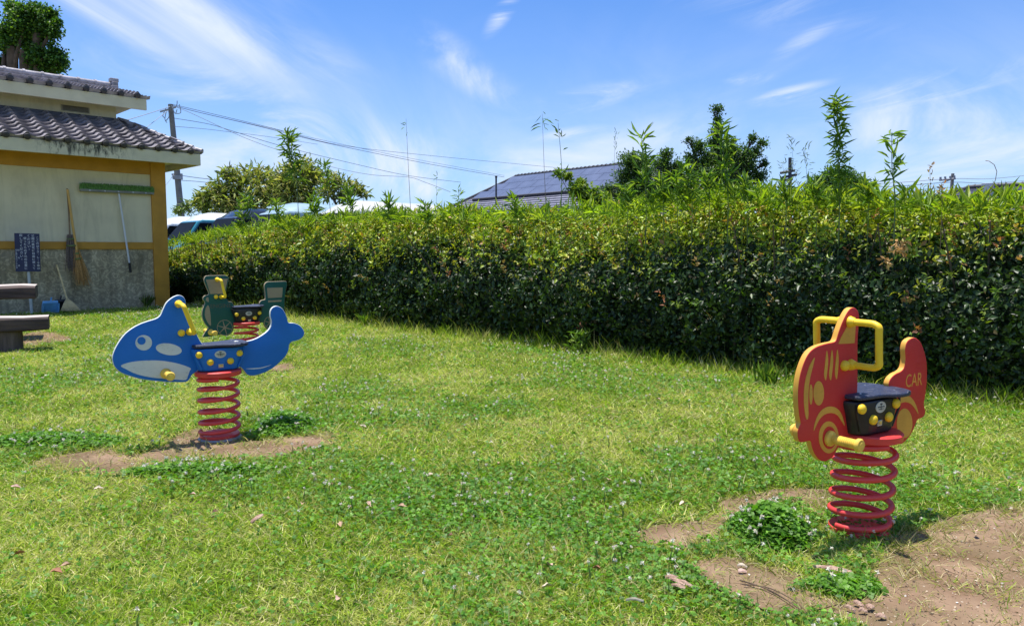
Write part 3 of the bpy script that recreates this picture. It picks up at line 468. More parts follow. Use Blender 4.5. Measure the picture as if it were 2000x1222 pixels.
for a, b, c, d, e, l in [(1677, 1180, .03, .009, -.9, 'upper left flake of the bark flakes at the soil edge'), (1700, 1186, .03, .013, .5, 'middle flake of the bark flakes at the soil edge'), (1685, 1193, .025, .008, 0, 'lower flake of the bark flakes at the soil edge'), (1720, 1204, .03, .011, .1, 'outermost right flake of the bark flakes at the soil edge'), (1660, 1189, .03, .007, -.7, 'leftmost slim flake of the bark flakes at the soil edge')]:
    chip('bark_flake', a, b, c, d, e, l, z=.012)
def pebble(px, py, r, label):
    bm = bmesh.new(); bmesh.ops.create_icosphere(bm, subdivisions=3, radius=1)
    for v in bm.verts: k = 1+.14*math.sin(v.co.x*3+1)+.1*math.sin(v.co.y*4); v.co = Vector((v.co.x*r*k*1.5, v.co.y*r*k, v.co.z*r*.6*k))
    me = bpy.data.meshes.new('stone'); bm.to_mesh(me); bm.free(); o = link('stone', me, mat('stone', (.2, .2, .21), .8, .3, 60, .4, 90), smooth=True); o.location = on_z(px, py, .008); props(o, label, 'stone')
pebble(1546, 1151, .009, 'small grey stone in the thin grass in front of the car rider')
def twig(pts, r, label, z=.012):
    q = crom([tuple(on_z(*p, z+random.uniform(0, .01))) for p in pts], 5, False); props(MB().tube(q, [r*(1-.5*i/len(q)) for i in range(len(q))], 6).build('twig', TWIG, None, True), label, 'twig')
twig([(1445, 1132), (1500, 1150), (1550, 1180), (1590, 1208)], .0028, 'long dark twig crossing the thin grass at the bottom')
twig([(1452, 1140), (1498, 1146), (1545, 1168), (1572, 1190)], .0022, 'second dark twig lying beside the long dark twig')
twig([(1843, 1110), (1858, 1117), (1872, 1122)], .0016, 'short dark twig on the bare soil, pointing down right')
twig([(1876, 1057), (1895, 1058), (1916, 1055)], .0014, 'thin level twig on the bare soil near its far edge')
# ---------------- store building ----------------
ZV = Vector((0, 0, 1))
PLASTER = mat('cream_plaster', (.66, .59, .40), .9, .06, 3, .15, 200); worn(PLASTER, (.30, .27, .18), .35, 2.2, .48, .75, (3, 3, .5)); OCHRE = mat('ochre_paint', (.50, .25, .028), .7, .12, 4, .1, 120)
def concrete():
    m = mat('board_concrete', (.40, .33, .20), .92, col2=(.68, .58, .38), scale=5, bump=.4, bscale=40, lo=.3, hi=.7, stretch=(1, 1, .35))
    nt = m.node_tree; N = nt.nodes; Lk = nt.links; b = N['Principled BSDF']; old = b.inputs['Base Color'].links[0].from_socket; tc = N.new('ShaderNodeTexCoord')
    n = N.new('ShaderNodeTexNoise'); n.inputs['Scale'].default_value = 9; n.inputs['Detail'].default_value = 9; n.inputs['Distortion'].default_value = 2.5; Lk.new(tc.outputs['Object'], n.inputs[0])
    r = N.new('ShaderNodeMapRange'); r.inputs[1].default_value = .50; r.inputs[2].default_value = .56; r.inputs[3].default_value = .55; r.inputs[4].default_value = 1; r.clamp = True; Lk.new(n.outputs[0], r.inputs[0])
    x = N.new('ShaderNodeMixRGB'); x.blend_type = 'MULTIPLY'; x.inputs[0].default_value = .8; Lk.new(old, x.inputs[1]); Lk.new(r.outputs[0], x.inputs[2])
    mp = N.new('ShaderNodeMapping'); mp.inputs['Scale'].default_value = (11, 11, .35); Lk.new(tc.outputs['Object'], mp.inputs[0]); n2 = N.new('ShaderNodeTexNoise'); n2.inputs['Scale'].default_value = 1; n2.inputs['Detail'].default_value = 5; Lk.new(mp.outputs[0], n2.inputs[0])
    r2 = N.new('ShaderNodeMapRange'); r2.inputs[1].default_value = .38; r2.inputs[2].default_value = .56; r2.inputs[3].default_value = .72; r2.inputs[4].default_value = 1; Lk.new(n2.outputs[0], r2.inputs[0])
    y = N.new('ShaderNodeMixRGB'); y.blend_type = 'MULTIPLY'; y.inputs[0].default_value = 1; Lk.new(x.outputs[0], y.inputs[1]); Lk.new(r2.outputs[0], y.inputs[2]); Lk.new(y.outputs[0], b.inputs['Base Color']); return m
CONC = concrete()
TILE = mat('grey_roof_tile', (.19, .175, .18), .40, col2=(.38, .35, .37), scale=9, bump=.15, bscale=60, spec=.6); FASC = mat('cream_fascia', (.64, .58, .38), .75, .07, 4)
def stain_fascia():
    m = mat('stained_fascia', (.64, .58, .38), .8, .07, 4); nt = m.node_tree; N = nt.nodes; Lk = nt.links; b = N['Principled BSDF']; old = b.inputs['Base Color'].links[0].from_socket
    tc = N.new('ShaderNodeTexCoord'); mp = N.new('ShaderNodeMapping'); mp.inputs['Scale'].default_value = (1, 1, .35); Lk.new(tc.outputs['Object'], mp.inputs[0])
    n = N.new('ShaderNodeTexNoise'); n.inputs['Scale'].default_value = 16; n.inputs['Detail'].default_value = 10; n.inputs['Roughness'].default_value = .7; n.inputs['Distortion'].default_value = .5; Lk.new(mp.outputs[0], n.inputs[0])
    sx = N.new('ShaderNodeSeparateXYZ'); Lk.new(tc.outputs['Object'], sx.inputs[0])
    # object X runs leftwards along the building, Z is up; the streaks hang from the gutter edge over one stretch
    def bell(c, w):
        d = N.new('ShaderNodeMath'); d.operation = 'SUBTRACT'; Lk.new(sx.outputs[0], d.inputs[0]); d.inputs[1].default_value = c
        a = N.new('ShaderNodeMath'); a.operation = 'ABSOLUTE'; Lk.new(d.outputs[0], a.inputs[0]); r = N.new('ShaderNodeMapRange'); r.inputs[1].default_value = w; r.inputs[2].default_value = w*.55; r.inputs[3].default_value = 0; r.inputs[4].default_value = 1; Lk.new(a.outputs[0], r.inputs[0]); return r.outputs[0]
    g_ = N.new('ShaderNodeMapRange'); g_.inputs[1].default_value = 2.47; g_.inputs[2].default_value = 2.70; g_.inputs[3].default_value = -.03; g_.inputs[4].default_value = .14; Lk.new(sx.outputs[2], g_.inputs[0])
    ad = N.new('ShaderNodeMath'); ad.operation = 'ADD'; Lk.new(n.outputs[0], ad.inputs[0]); Lk.new(g_.outputs[0], ad.inputs[1])
    r = N.new('ShaderNodeMapRange'); r.inputs[1].default_value = .52; r.inputs[2].default_value = .70; Lk.new(ad.outputs[0], r.inputs[0]); mu = N.new('ShaderNodeMath'); mu.operation = 'MULTIPLY'; Lk.new(r.outputs[0], mu.inputs[0]); Lk.new(bell(1.42, .78), mu.inputs[1])
    x = N.new('ShaderNodeMixRGB'); Lk.new(mu.outputs[0], x.inputs[0]); Lk.new(old, x.inputs[1]); x.inputs[2].default_value = (.035, .035, .025, 1); Lk.new(x.outputs[0], b.inputs['Base Color']); return m
CAPT = mat('shaded_cap_tile', (.045, .04, .045), .55, .2, 20)  # roof tile colour darkened to paint in the shade on the cap fronts
def building():
    rz = math.atan2(WA.y, WA.x); r = empty('store_building', CW, rz, 'small cream and ochre store building with grey tiled double roof at the left', 'building')
    LN, DP = 5.2, 3.4
    # local frame: X leftwards along the wall, Y towards the lawn is negative WB ... (x, y) = (a, -b)
    def bx(m, a0, a1, b0, b1, z0, z1): m.box(((a0+a1)/2, -(b0+b1)/2, (z0+z1)/2), ((a1-a0)/2, 0, 0), (0, (b1-b0)/2, 0), (0, 0, (z1-z0)/2)); return m
    def P(n, m, ma, bev=.004, par=r): return m.build(n, ma, par, False, bev, True)
    P('wall', bx(bx(MB(), .24, LN-.24, .012, .14, 1.15, 2.34), .02, .14, .26, DP-.02, 1.0, 2.55), PLASTER)
    P('back_wall', bx(MB(), 0, LN, DP-.14, DP, 0, 2.6), PLASTER); P('side_wall', bx(MB(), LN-.14, LN, .24, DP-.14, 0, 2.6), PLASTER)
    P('concrete_base', bx(bx(MB(), .24, LN-.24, .02, .15, 0, 1.03), .02, .15, .26, DP-.02, 0, 1.0), CONC)
    P('wall_band', bx(MB(), .24, LN-.24, -.006, .14, 1.03, 1.15), OCHRE); P('wall_beam', bx(MB(), .24, LN-.24, -.004, .14, 2.34, 2.60), OCHRE)
    P('corner_pillar', bx(MB(), -.01, .24, -.02, .24, 0, 2.60), OCHRE)
    st = stain_fascia()
    f = bx(MB(), -.40, LN+.40, -.62, -.57, 2.50, 2.695); P('fascia', f, st, .003)
    P('side_fascia', bx(MB(), -.40, -.35, -.57, DP+.57, 2.50, 2.695), FASC); P('soffit', bx(MB(), -.35, LN+.35, -.57, DP+.57, 2.60, 2.63), FASC)
    # tiled slopes
    def tile_slope(name, o, ea, eu, length, rows, a0, a1, par=r, period=.272, caps=True):
        m = MB(); ea, eu = Vector(ea), Vector(eu); nrm = ea.cross(eu).normalized(); nrm = nrm if nrm.z > 0 else -nrm; rh = length/rows; o = Vector(o)
        def wave(a):
            p = (a/period) % 1; return .048*math.sin(math.pi*p/.34) if p < .34 else -.020*math.sin(math.pi*(p-.34)/.66)
        for i in range(rows):
            t0, t1 = i*rh, (i+1)*rh+.02; lo, hi = a0(t0/length), a1(t0/length); n = max(2, int((hi-lo)/(period/12)))
            top, bot, lip = [], [], []
            for k in range(n+1):
                a = lo+(hi-lo)*k/n; wv = wave(a); bot.append(o+ea*a+eu*t0+nrm*(wv+.060)); top.append(o+ea*a+eu*t1+nrm*(wv+.008)); lip.append(o+ea*a+eu*(t0+.03)+nrm*(wv-.004))
            vs = lip+bot+top; q = n+1; m.add(vs, [(k, k+1, q+k+1, q+k) for k in range(n)]+[(q+k, q+k+1, 2*q+k+1, 2*q+k) for k in range(n)])
        cp = MB()
        if caps:
            a = math.ceil(a0(0)/period)*period
            while a < a1(0):
                c = o+ea*(a+period*.17)+nrm*.035-eu*.012; cp.lathe(c, -eu, [(-.03, .046), (.02, .046), (.026, .034), (.03, .001)], 14); a += period
        o_ = m.build(name, TILE, par, True, 0, True)
        for v_, n_ in ((cp, 'eave_cap'),):
            if caps and par is r:
                k_ = 14*4; nf = 14*3+2
                for q in range(len(v_.v)//k_):
                    c_ = MB(); c_.v = v_.v[q*k_:(q+1)*k_]; c_.f = [tuple(i-q*k_ for i in f) for f in v_.f[q*nf:(q+1)*nf]]; c_.mi = [0]*nf; c_.build(n_, CAPT, o_, True, 0, True)
        return o_
    A0, Z0, Z1, BU = -.44, 2.70, 3.30, .66; run = BU+.62; sl_ = math.hypot(run, Z1-Z0); ins = .95
    ce, se = run/sl_, (Z1-Z0)/sl_
    rf = tile_slope('roof', (0, .62, Z0), (1, 0, 0), (0, -ce, se), sl_, 9, lambda t: A0+ins*t, lambda t: LN+.44-ins*t)
    run2 = DP+.62-(DP-BU); tile_slope('back_slope', (0, -DP-.62, Z0), (1, 0, 0), (0, ce, se), sl_, 9, lambda t: A0+ins*t, lambda t: LN+.44-ins*t, rf)
    s2 = math.hypot(ins, Z1-Z0); tile_slope('side_slope', (A0, 0, Z0), (0, -1, 0), (ins/s2, 0, (Z1-Z0)/s2), s2, 7, lambda t: -.62+run*t, lambda t: DP+.62-run*t, rf)
    tile_slope('side_slope', (LN+.44, 0, Z0), (0, -1, 0), (-ins/s2, 0, (Z1-Z0)/s2), s2, 7, lambda t: -.62+run*t, lambda t: DP+.62-run*t, rf)
    for q in (0, 1):
        for e in (0, 1):
            hip = MB(); p0 = Vector((A0, .60, Z0+.045)); p1 = Vector((A0+ins, -BU, Z1+.05))
            if e: p0.x = LN-p0.x; p1.x = LN-p1.x
            if q: p0.y = -DP-p0.y; p1.y = -DP-p1.y
            for k in range(9):
                a = p0.lerp(p1, k/9); b = p0.lerp(p1, (k+1)/9+.01); hip.tube([a+ZV*.008, b-ZV*.004], [.045, .038], 10)
            hip.build('hip_tiles', TILE, rf, True, 0, True)
    # clerestory
    UA0, UA1 = .55, LN-.55
    P('upper_wall', bx(MB(), UA0, UA1, BU, DP-BU, 3.12, 3.74), PLASTER)
    v = P('vent', bx(MB(), .98, 1.42, BU-.012, BU+.02, 3.385, 3.485), mat('vent_frame', (.34, .31, .25), .7, .1), .002)
    vm = MB()
    for k in range(5): bx(vm, 1.0, 1.40, BU-.02, BU-.008, 3.398+k*.017, 3.406+k*.017)
    P('louvre', vm, mat('vent_dark', (.03, .026, .022), .7, .2), 0, v)
    P('ledge_tiles', bx(MB(), UA0-.1, UA1+.1, BU-.09, BU-.005, 3.27, 3.345), mat('dark_tile', (.05, .05, .065), .5, .2), .012)
    P('upper_fascia', bx(bx(MB(), .16, LN-.16, .27, .32, 3.50, 3.69), .16, LN-.16, DP-.32, DP-.27, 3.50, 3.69), FASC)
    P('upper_soffit', bx(MB(), .18, LN-.18, .32, DP-.32, 3.62, 3.65), FASC)
    mid = DP/2; r2 = mid-.25; h2 = .30; s3 = math.hypot(r2, h2)
    ur = tile_slope('upper_roof', (0, -.25, 3.70), (1, 0, 0), (0, -r2/s3, h2/s3), s3, 8, lambda t: .10, lambda t: LN-.10)
    tile_slope('back_slope', (0, -DP+.25, 3.70), (1, 0, 0), (0, r2/s3, h2/s3), s3, 8, lambda t: .10, lambda t: LN-.10, ur)
    gb = MB(); gb.add([(.2, -.3, 3.68), (.2, -DP+.3, 3.68), (.2, -mid, 3.68+h2-.02), (LN-.2, -.3, 3.68), (LN-.2, -DP+.3, 3.68), (LN-.2, -mid, 3.68+h2-.02)], [(0, 1, 2), (3, 5, 4), (0, 3, 4, 1)]); gb.build('gable', FASC, ur, False, 0, True)
    rg = MB(); y = -mid; z = 3.70+h2
    for k in range(3): bx(rg, .30, LN-.30, mid-.11+.012*k, mid+.11-.012*k, z-.03+.042*k, z+.006+.042*k)
    n = 16
    for k in range(n):
        a = .30+(LN-.60)*k/n; b = .30+(LN-.60)*(k+1)/n; rg.lathe((a, y, z+.135), (1, 0, 0), [(0, .055), (b-a-.045, .055), (b-a-.04, .068), (b-a, .068)], 12)
    rg.build('ridge', TILE, ur, True, 0, True)
    fin = MB(); bx(fin, .20, .32, mid-.13, mid+.13, z-.05, z+.12); bx(fin, .19, .30, mid-.09, mid+.09, z+.12, z+.20); bx(fin, .17, .32, mid-.06, mid+.06, z+.20, z+.27); fin.lathe((.04, y, z+.0), (1, 0, 0), [(0, .05), (.18, .05)], 12); fin.build('ridge_end', TILE, ur, False, .012, True)
building()
# things on and before the wall
BRIST = mat('grey_twigs', (.17, .13, .115), .9, .4, 60); BRIST2 = mat('brown_twigs', (.46, .26, .09), .9, .35, 60); BAMB = mat('bamboo_pole', (.62, .36, .09), .5, .2, 12, stretch=(1, 1, .3)); BAMBP = mat('pale_bamboo', (.66, .50, .24), .6, .2, 12)
def lean_tube(m, pts, b0, b1, rad, n=10):
    k = len(pts); m.tube([on_wall(*p, b0+(b1-b0)*i/max(1, k-1)) for i, p in enumerate(pts)], rad, n); return m
def twig_broom(name, hx, handle, head, wtop, wbot, n, mh, mb, label, hr, b=-.06, binds=()):
    r = empty(name, on_wall(head[1][0], head[1][1], b), 0, label, 'broom'); lean_tube(MB(), handle, b, b, hr).build('handle', mh, r, True)
    p0 = on_wall(*head[0], b); p1 = on_wall(*head[1], b); m = MB(); ax = (p1-p0)
    for i in range(n):
        u = random.gauss(0, .42); v = random.gauss(0, .4); u = max(-1, min(1, u)); v = max(-1, min(1, v)); s0 = WA*(u*wtop)-WB*(v*wtop); s1 = WA*(u*wbot+random.gauss(0, .012))-WB*(v*wtop*1.2)
        e = random.uniform(.82, 1.04); m.tube([p0+s0, p0.lerp(p1, .5)+s0.lerp(s1, .55), p0.lerp(p1, e)+s1], [.006, .005, .002], 4)
    m.build('bristles', mb, r)
    if binds:
        for f, rr in binds: c = p0.lerp(p1, f); t = ax.normalized(); MB().lathe(c-t*.012, t, [(0, rr), (.024, rr)], 14).build('binding', CANE, r, True)

twig_broom('twig_broom', 0, [(131, 368), (134, 410), (137, 465)], [(138, 458), (144, 530)], .045, .115, 130, DRYCANE, BRIST, 'grey twig broom hanging on the wall, left of the bamboo broom', .012, -.07, ((.12, .062), (.3, .075)))
twig_broom('bamboo_broom', 0, [(132, 370), (142, 440), (152, 502)], [(149, 488), (163, 556)], .035, .13, 120, BAMB, BRIST2, 'brown bamboo broom with thick yellow handle hanging beside the grey twig broom', .019, -.11, ((.1, .04), (.25, .05)))
r = empty('lawn_brush', on_wall(255, 531, -.05), 0, 'wide green bristled push broom hung upside down on the wall with a white handle', 'broom')
h0 = on_wall(156, 371, -.05); h1 = on_wall(300, 378, -.05); hd_ = (h1-h0); hm = MB(); hm.box((h0+h1)/2, hd_*.5, WB*.03, ZV*.022); HEAD = hm.build('head', mat('grey_resin', (.2, .2, .17), .6, .15), r, bevel=.006)
bl = MB()
for i in range(900):
    f = random.random(); c = h0.lerp(h1, f)+WB*random.uniform(-.03, .03)+ZV*.018; bl.tube([c, c+Vector((random.gauss(0, .012), random.gauss(0, .012), random.uniform(.075, .11)))], [.0055, .003], 4, cap=False)
STL = mat('steel', (.45, .45, .45), .4, .1, metal=.8)
for f in (.12, .32, .5, .7, .88): MB().lathe(h0.lerp(h1, f)-WB*.028, -WB, [(0, .014), (.01, .012)], 10).build('bolt', STL, HEAD, True)
bl.build('bristles', mat('green_bristle', (.12, .26, .06), .7, .35, 40), r)
lean_tube(MB(), [(232, 378), (253, 516)], -.05, -.07, .0155).build('handle', mat('white_tube', (.62, .64, .68), .4, .05), r, True); lean_tube(MB(), [(252.6, 513), (255.2, 532)], -.07, -.07, .021).build('grip', mat('black_rubber', (.015, .015, .016), .7, .2), r, True)
r = empty('bamboo_rake', on_wall(131, 600, -.12), 0, 'pale bamboo fan rake leaning on the concrete wall beside the dustpans', 'rake'); lean_tube(MB(), [(111, 517), (121, 550), (131, 584)], -.03, -.22, .014).build('handle', BAMBP, r, True)
m = MB(); c0 = on_wall(131, 582, -.22)
for i in range(15):
    f = i/14; e = on_wall(119+39*f, 608-2*abs(f-.5), -.34); m.tube([c0, c0.lerp(e, .5)+ZV*.015, e], [.008, .009, .005], 5)
m.tube([on_wall(127, 592, -.28), on_wall(132, 593, -.28), on_wall(142, 593, -.28)], .005, 5); m.build('tines', BAMBP, r)
def dustpan(p, w, h, ma, label):
    r = empty('dustpan', p, R(45), label, 'dustpan'); b = MB(); b.box((0, 0, h/2), (w/2, 0, 0), (0, .006, .02), (0, -.05, h/2)); b.box((-w/2, -.04, h*.45), (.006, 0, 0), (0, .05, 0), (0, -.03, h*.42)); b.box((w/2, -.04, h*.45), (.006, 0, 0), (0, .05, 0), (0, -.03, h*.42)); b.build('pan', ma, r, False, .006, True)
    for k in range(1): MB().tube([(0, -.02, h*.9), (.02, .02, h*1.0), (.04, .04, h*1.35)], .012, 8).build('handle', ma, r, True, 0, True)
    g_ = MB()
    for k in range(5): g_.box((-w/2+w*(k+.5)/5, -.008, h/2), (.004, 0, 0), (0, .006, 0), (0, -.045, h*.42))
    g_.build('ribs', ma, r, False, 0, True)
dustpan(on_wall(98, 612, -.22), .22, .19, mat('blue_plastic', (.16, .42, .72), .5, .15), 'blue dustpan standing against the wall left of the rake'); dustpan(on_wall(117, 610, -.10), .16, .20, mat('black_plastic', (.02, .02, .022), .5, .2), 'black dustpan between the blue dustpan and the rake')
# the notice board, leaning a little
def text_mesh(txt, size, spacing=1.):
    c = bpy.data.curves.new('letters', 'FONT'); c.body = txt; c.size = size; c.align_x = 'CENTER'; c.align_y = 'TOP'; c.space_line = spacing; c.extrude = .0008; c.resolution_u = 3
    o = bpy.data.objects.new('tmp', c); COL.objects.link(o); dg = bpy.context.evaluated_depsgraph_get(); me = bpy.data.meshes.new_from_object(o.evaluated_get(dg)); bpy.data.objects.remove(o); return me
def place_text(me, name, o, x, y, off, mt, parent):
    """letters lie in the plane spanned by x (right) and y (up) at world point o"""
    x, y = Vector(x).normalized(), Vector(y).normalized(); z = x.cross(y); M4 = Matrix.Identity(4)
    for i, v in enumerate((x, y, z)):
        for j in range(3): M4[j][i] = v[j]
    M4.translation = Vector(o)+z*off; me.transform(M4); me.materials.clear(); return link(name, me, mt, parent)
def sign():
    b = -.30; TL, TR, BR, BL = [on_wall(*p, b) for p in ((25.5, 455), (76, 456.5), (80.5, 530), (33, 530.5))]; c = (TL+TR+BR+BL)/4; ux = ((TR-TL)+(BR-BL))/2; uy = ((TL-BL)+(TR-BR))/2; W_, H_ = ux.length, uy.length
    ux.normalize(); uy = (uy-ux*uy.dot(ux)).normalized(); n = ux.cross(uy); foot = on_wall(62, 612, b); foot.z = 0
    r = empty('notice_board', foot, 0, 'dark blue notice board with white vertical Japanese writing on a white post before the wall', 'sign')
    MB().box(c, ux*W_/2, uy*H_/2, n*.008).build('board', mat('navy_board', (.018, .022, .075), .5, .15), r, bevel=.003)
    MB().tube([foot-ZV*.02, c-uy*H_*.1-n*.032], .022, 12).build('post', mat('white_post', (.5, .52, .5), .6, .12), r, True)
    cols = [(.405, .075, 'ここのほうき、レーキ等は', .42), (.225, .075, '公園の美化に自由に使って', .475), (.06, .075, 'ください。', .475), (-.095, .075, '使ったら必ず元の位置に', .40), (-.25, .075, '戻してください。', .485), (-.365, .045, '町　内　会', .08), (-.455, .040, '花と緑のまちづくりの会', .08)]
    WH = mat('white_letters', (.72, .74, .78), .6, .04)
    for fx, size, t, fy in cols:
        span = (fy+.44)*H_ if len(t) > 9 else None; n_ = len(t); s = size*H_*1.18/1.0
        step = min(s*1.02, (fy+.46)*H_/n_) if size > .05 else (fy+.42)*H_/n_
        o = c+ux*(fx*W_)+uy*(fy*H_); parts = None
        for k, ch in enumerate(t):
            if ch == '　': continue
            if ch == 'ー': ch = '｜'
            me = text_mesh(ch, min(s, step)*.92); 
            dx = ux*(s*.3) if ch in '、。' else Vector()
            place_text(me, 'character', o-uy*(step*k)+dx+uy*(step*.3 if ch in '、。' else 0), ux, uy, .0095, WH, r)
    # gather the single characters into one part
    ch = [q for q in r.children if q.name.startswith('character')]
    bm = bmesh.new()
    for q in ch: bm.from_mesh(q.data)
    me = bpy.data.meshes.new('writing'); bm.to_mesh(me); bm.free()
    for q in ch: bpy.data.objects.remove(q)
    me.materials.clear(); link('writing', me, WH, r, False)['kind'] = 'stuff'
bpy.context.view_layer.update()
sign()
# ---------------- log table and bench ----------------
WOOD = mat('weathered_log', (.028, .017, .014), .8, col2=(.095, .062, .05), scale=6, bump=.8, bscale=14, stretch=(.35, 3, 3)); WOODT = mat('grey_plank_top', (.48, .41, .36), .75, .2, 10, .5, 20, stretch=(.3, 3, 3))
def slab(parent, name, c, L, W, T, rz, ma=WOOD):
    b = MB(); nx, vs = 16, []; sec_ = [(-.5, -.42), (-.5, .35), (-.42, .5), (.42, .5), (.5, .35), (.5, -.42), (.42, -.5), (-.42, -.5)]
    for i in range(nx+1):
        x = -L/2+L*i/nx; e = 1-(.06 if i in (0, nx) else 0)
        for a, h in sec_: vs.append((x, a*W*e+.006*math.sin(x*9+a*7), h*T*e+.004*math.sin(x*13+h*5)))
    k = 8; fs = [(i*k+j, i*k+(j+1) % k, (i+1)*k+(j+1) % k, (i+1)*k+j) for i in range(nx) for j in range(k)]; b.add(vs, fs); b.add(vs[:k], [tuple(range(k))]); b.add(vs[-k:], [tuple(range(k))])
    b.mi = [1 if (n_ < len(fs) and (n_ % k) == 2) else 0 for n_ in range(len(b.f))]
    o = b.build(name, [ma, WOODT], parent, False, .006, True); o.location = Vector(c); o.rotation_euler = (0, 0, rz); return o
def stump(parent, c, r_, h, lean=0): 
    b = MB(); prof = [(0, r_*1.04), (h*.3, r_), (h*.7, r_*1.02), (h, r_*.98)]; b.lathe(c, (0, 0, 1), prof, 18); return b.build('stump_leg', WOOD2, parent, True, 0, True)
WOOD2 = mat('stump_wood', (.06, .042, .034), .85, col2=(.15, .11, .09), scale=7, bump=.8, bscale=16, stretch=(3, 3, .35))
def bench_like(kind, cat, label, px, py, zt, L, W, T, part, legs, lr):
    a = R(30); c = on_z(px, py, zt); u = Vector((math.cos(a), math.sin(a), 0)); v = Vector((-math.sin(a), math.cos(a), 0)); c = c-u*L/2+v*W/2; c.z = 0
    r = empty(kind, c, a, label, cat); slab(r, part, (0, 0, zt-T/2), L, W, T, 0)
    for x in legs: stump(r, (x, 0, 0), lr, zt-T+.005)
bench_like('log_bench', 'bench', 'dark weathered log bench on stump legs, lower and nearer than the log table', 94, 618, .345, 1.7, .32, .14, 'seat', (.50, -.45), .12)
bench_like('log_table', 'table', 'dark weathered log table behind the log bench', 68, 557.5, .615, 2.1, .62, .15, 'table_top', (.40, -.6), .19)
# ---------------- spring riders ----------------
YEL = mat('yellow_plastic', (.92, .60, .02), .42, .10, 6, spec=.5); YELD = mat('worn_yellow_grip', (.86, .55, .08), .55, .2, 30, spec=.4); REDM = mat('red_steel', (.72, .05, .042), .38, .12, 9, spec=.5, coat=.15)
BLKP = mat('black_box_plastic', (.012, .012, .016), .35, .2, 9, spec=.5); NAVY = mat('navy_seat', (.02, .026, .055), .42, .2, 30, .3, 180, spec=.6); BADGE = mat('badge_cream', (.5, .5, .4), .5, .15, 50); INK = mat('ink', (.05, .05, .05), .6, .1); LABY = mat('label_yellow', (.6, .5, .12), .6, .3, 60); STEEL = mat('bolt_steel', (.5, .5, .5), .35, .1, metal=.8); FOOT = mat('grey_footing', (.30, .30, .32), .85, .2, 12, .4, 60)
worn(REDM, (.30, .16, .12), .55, 60, .58, .68); worn(YEL, (.50, .36, .14), .5, 50, .58, .7); worn(YELD, (.45, .30, .12), .45, 60, .55, .7); worn(NAVY, (.16, .17, .19), .4, 25, .55, .75, (1, 3, 1)); worn(BLKP, (.10, .10, .10), .5, 40, .56, .72)
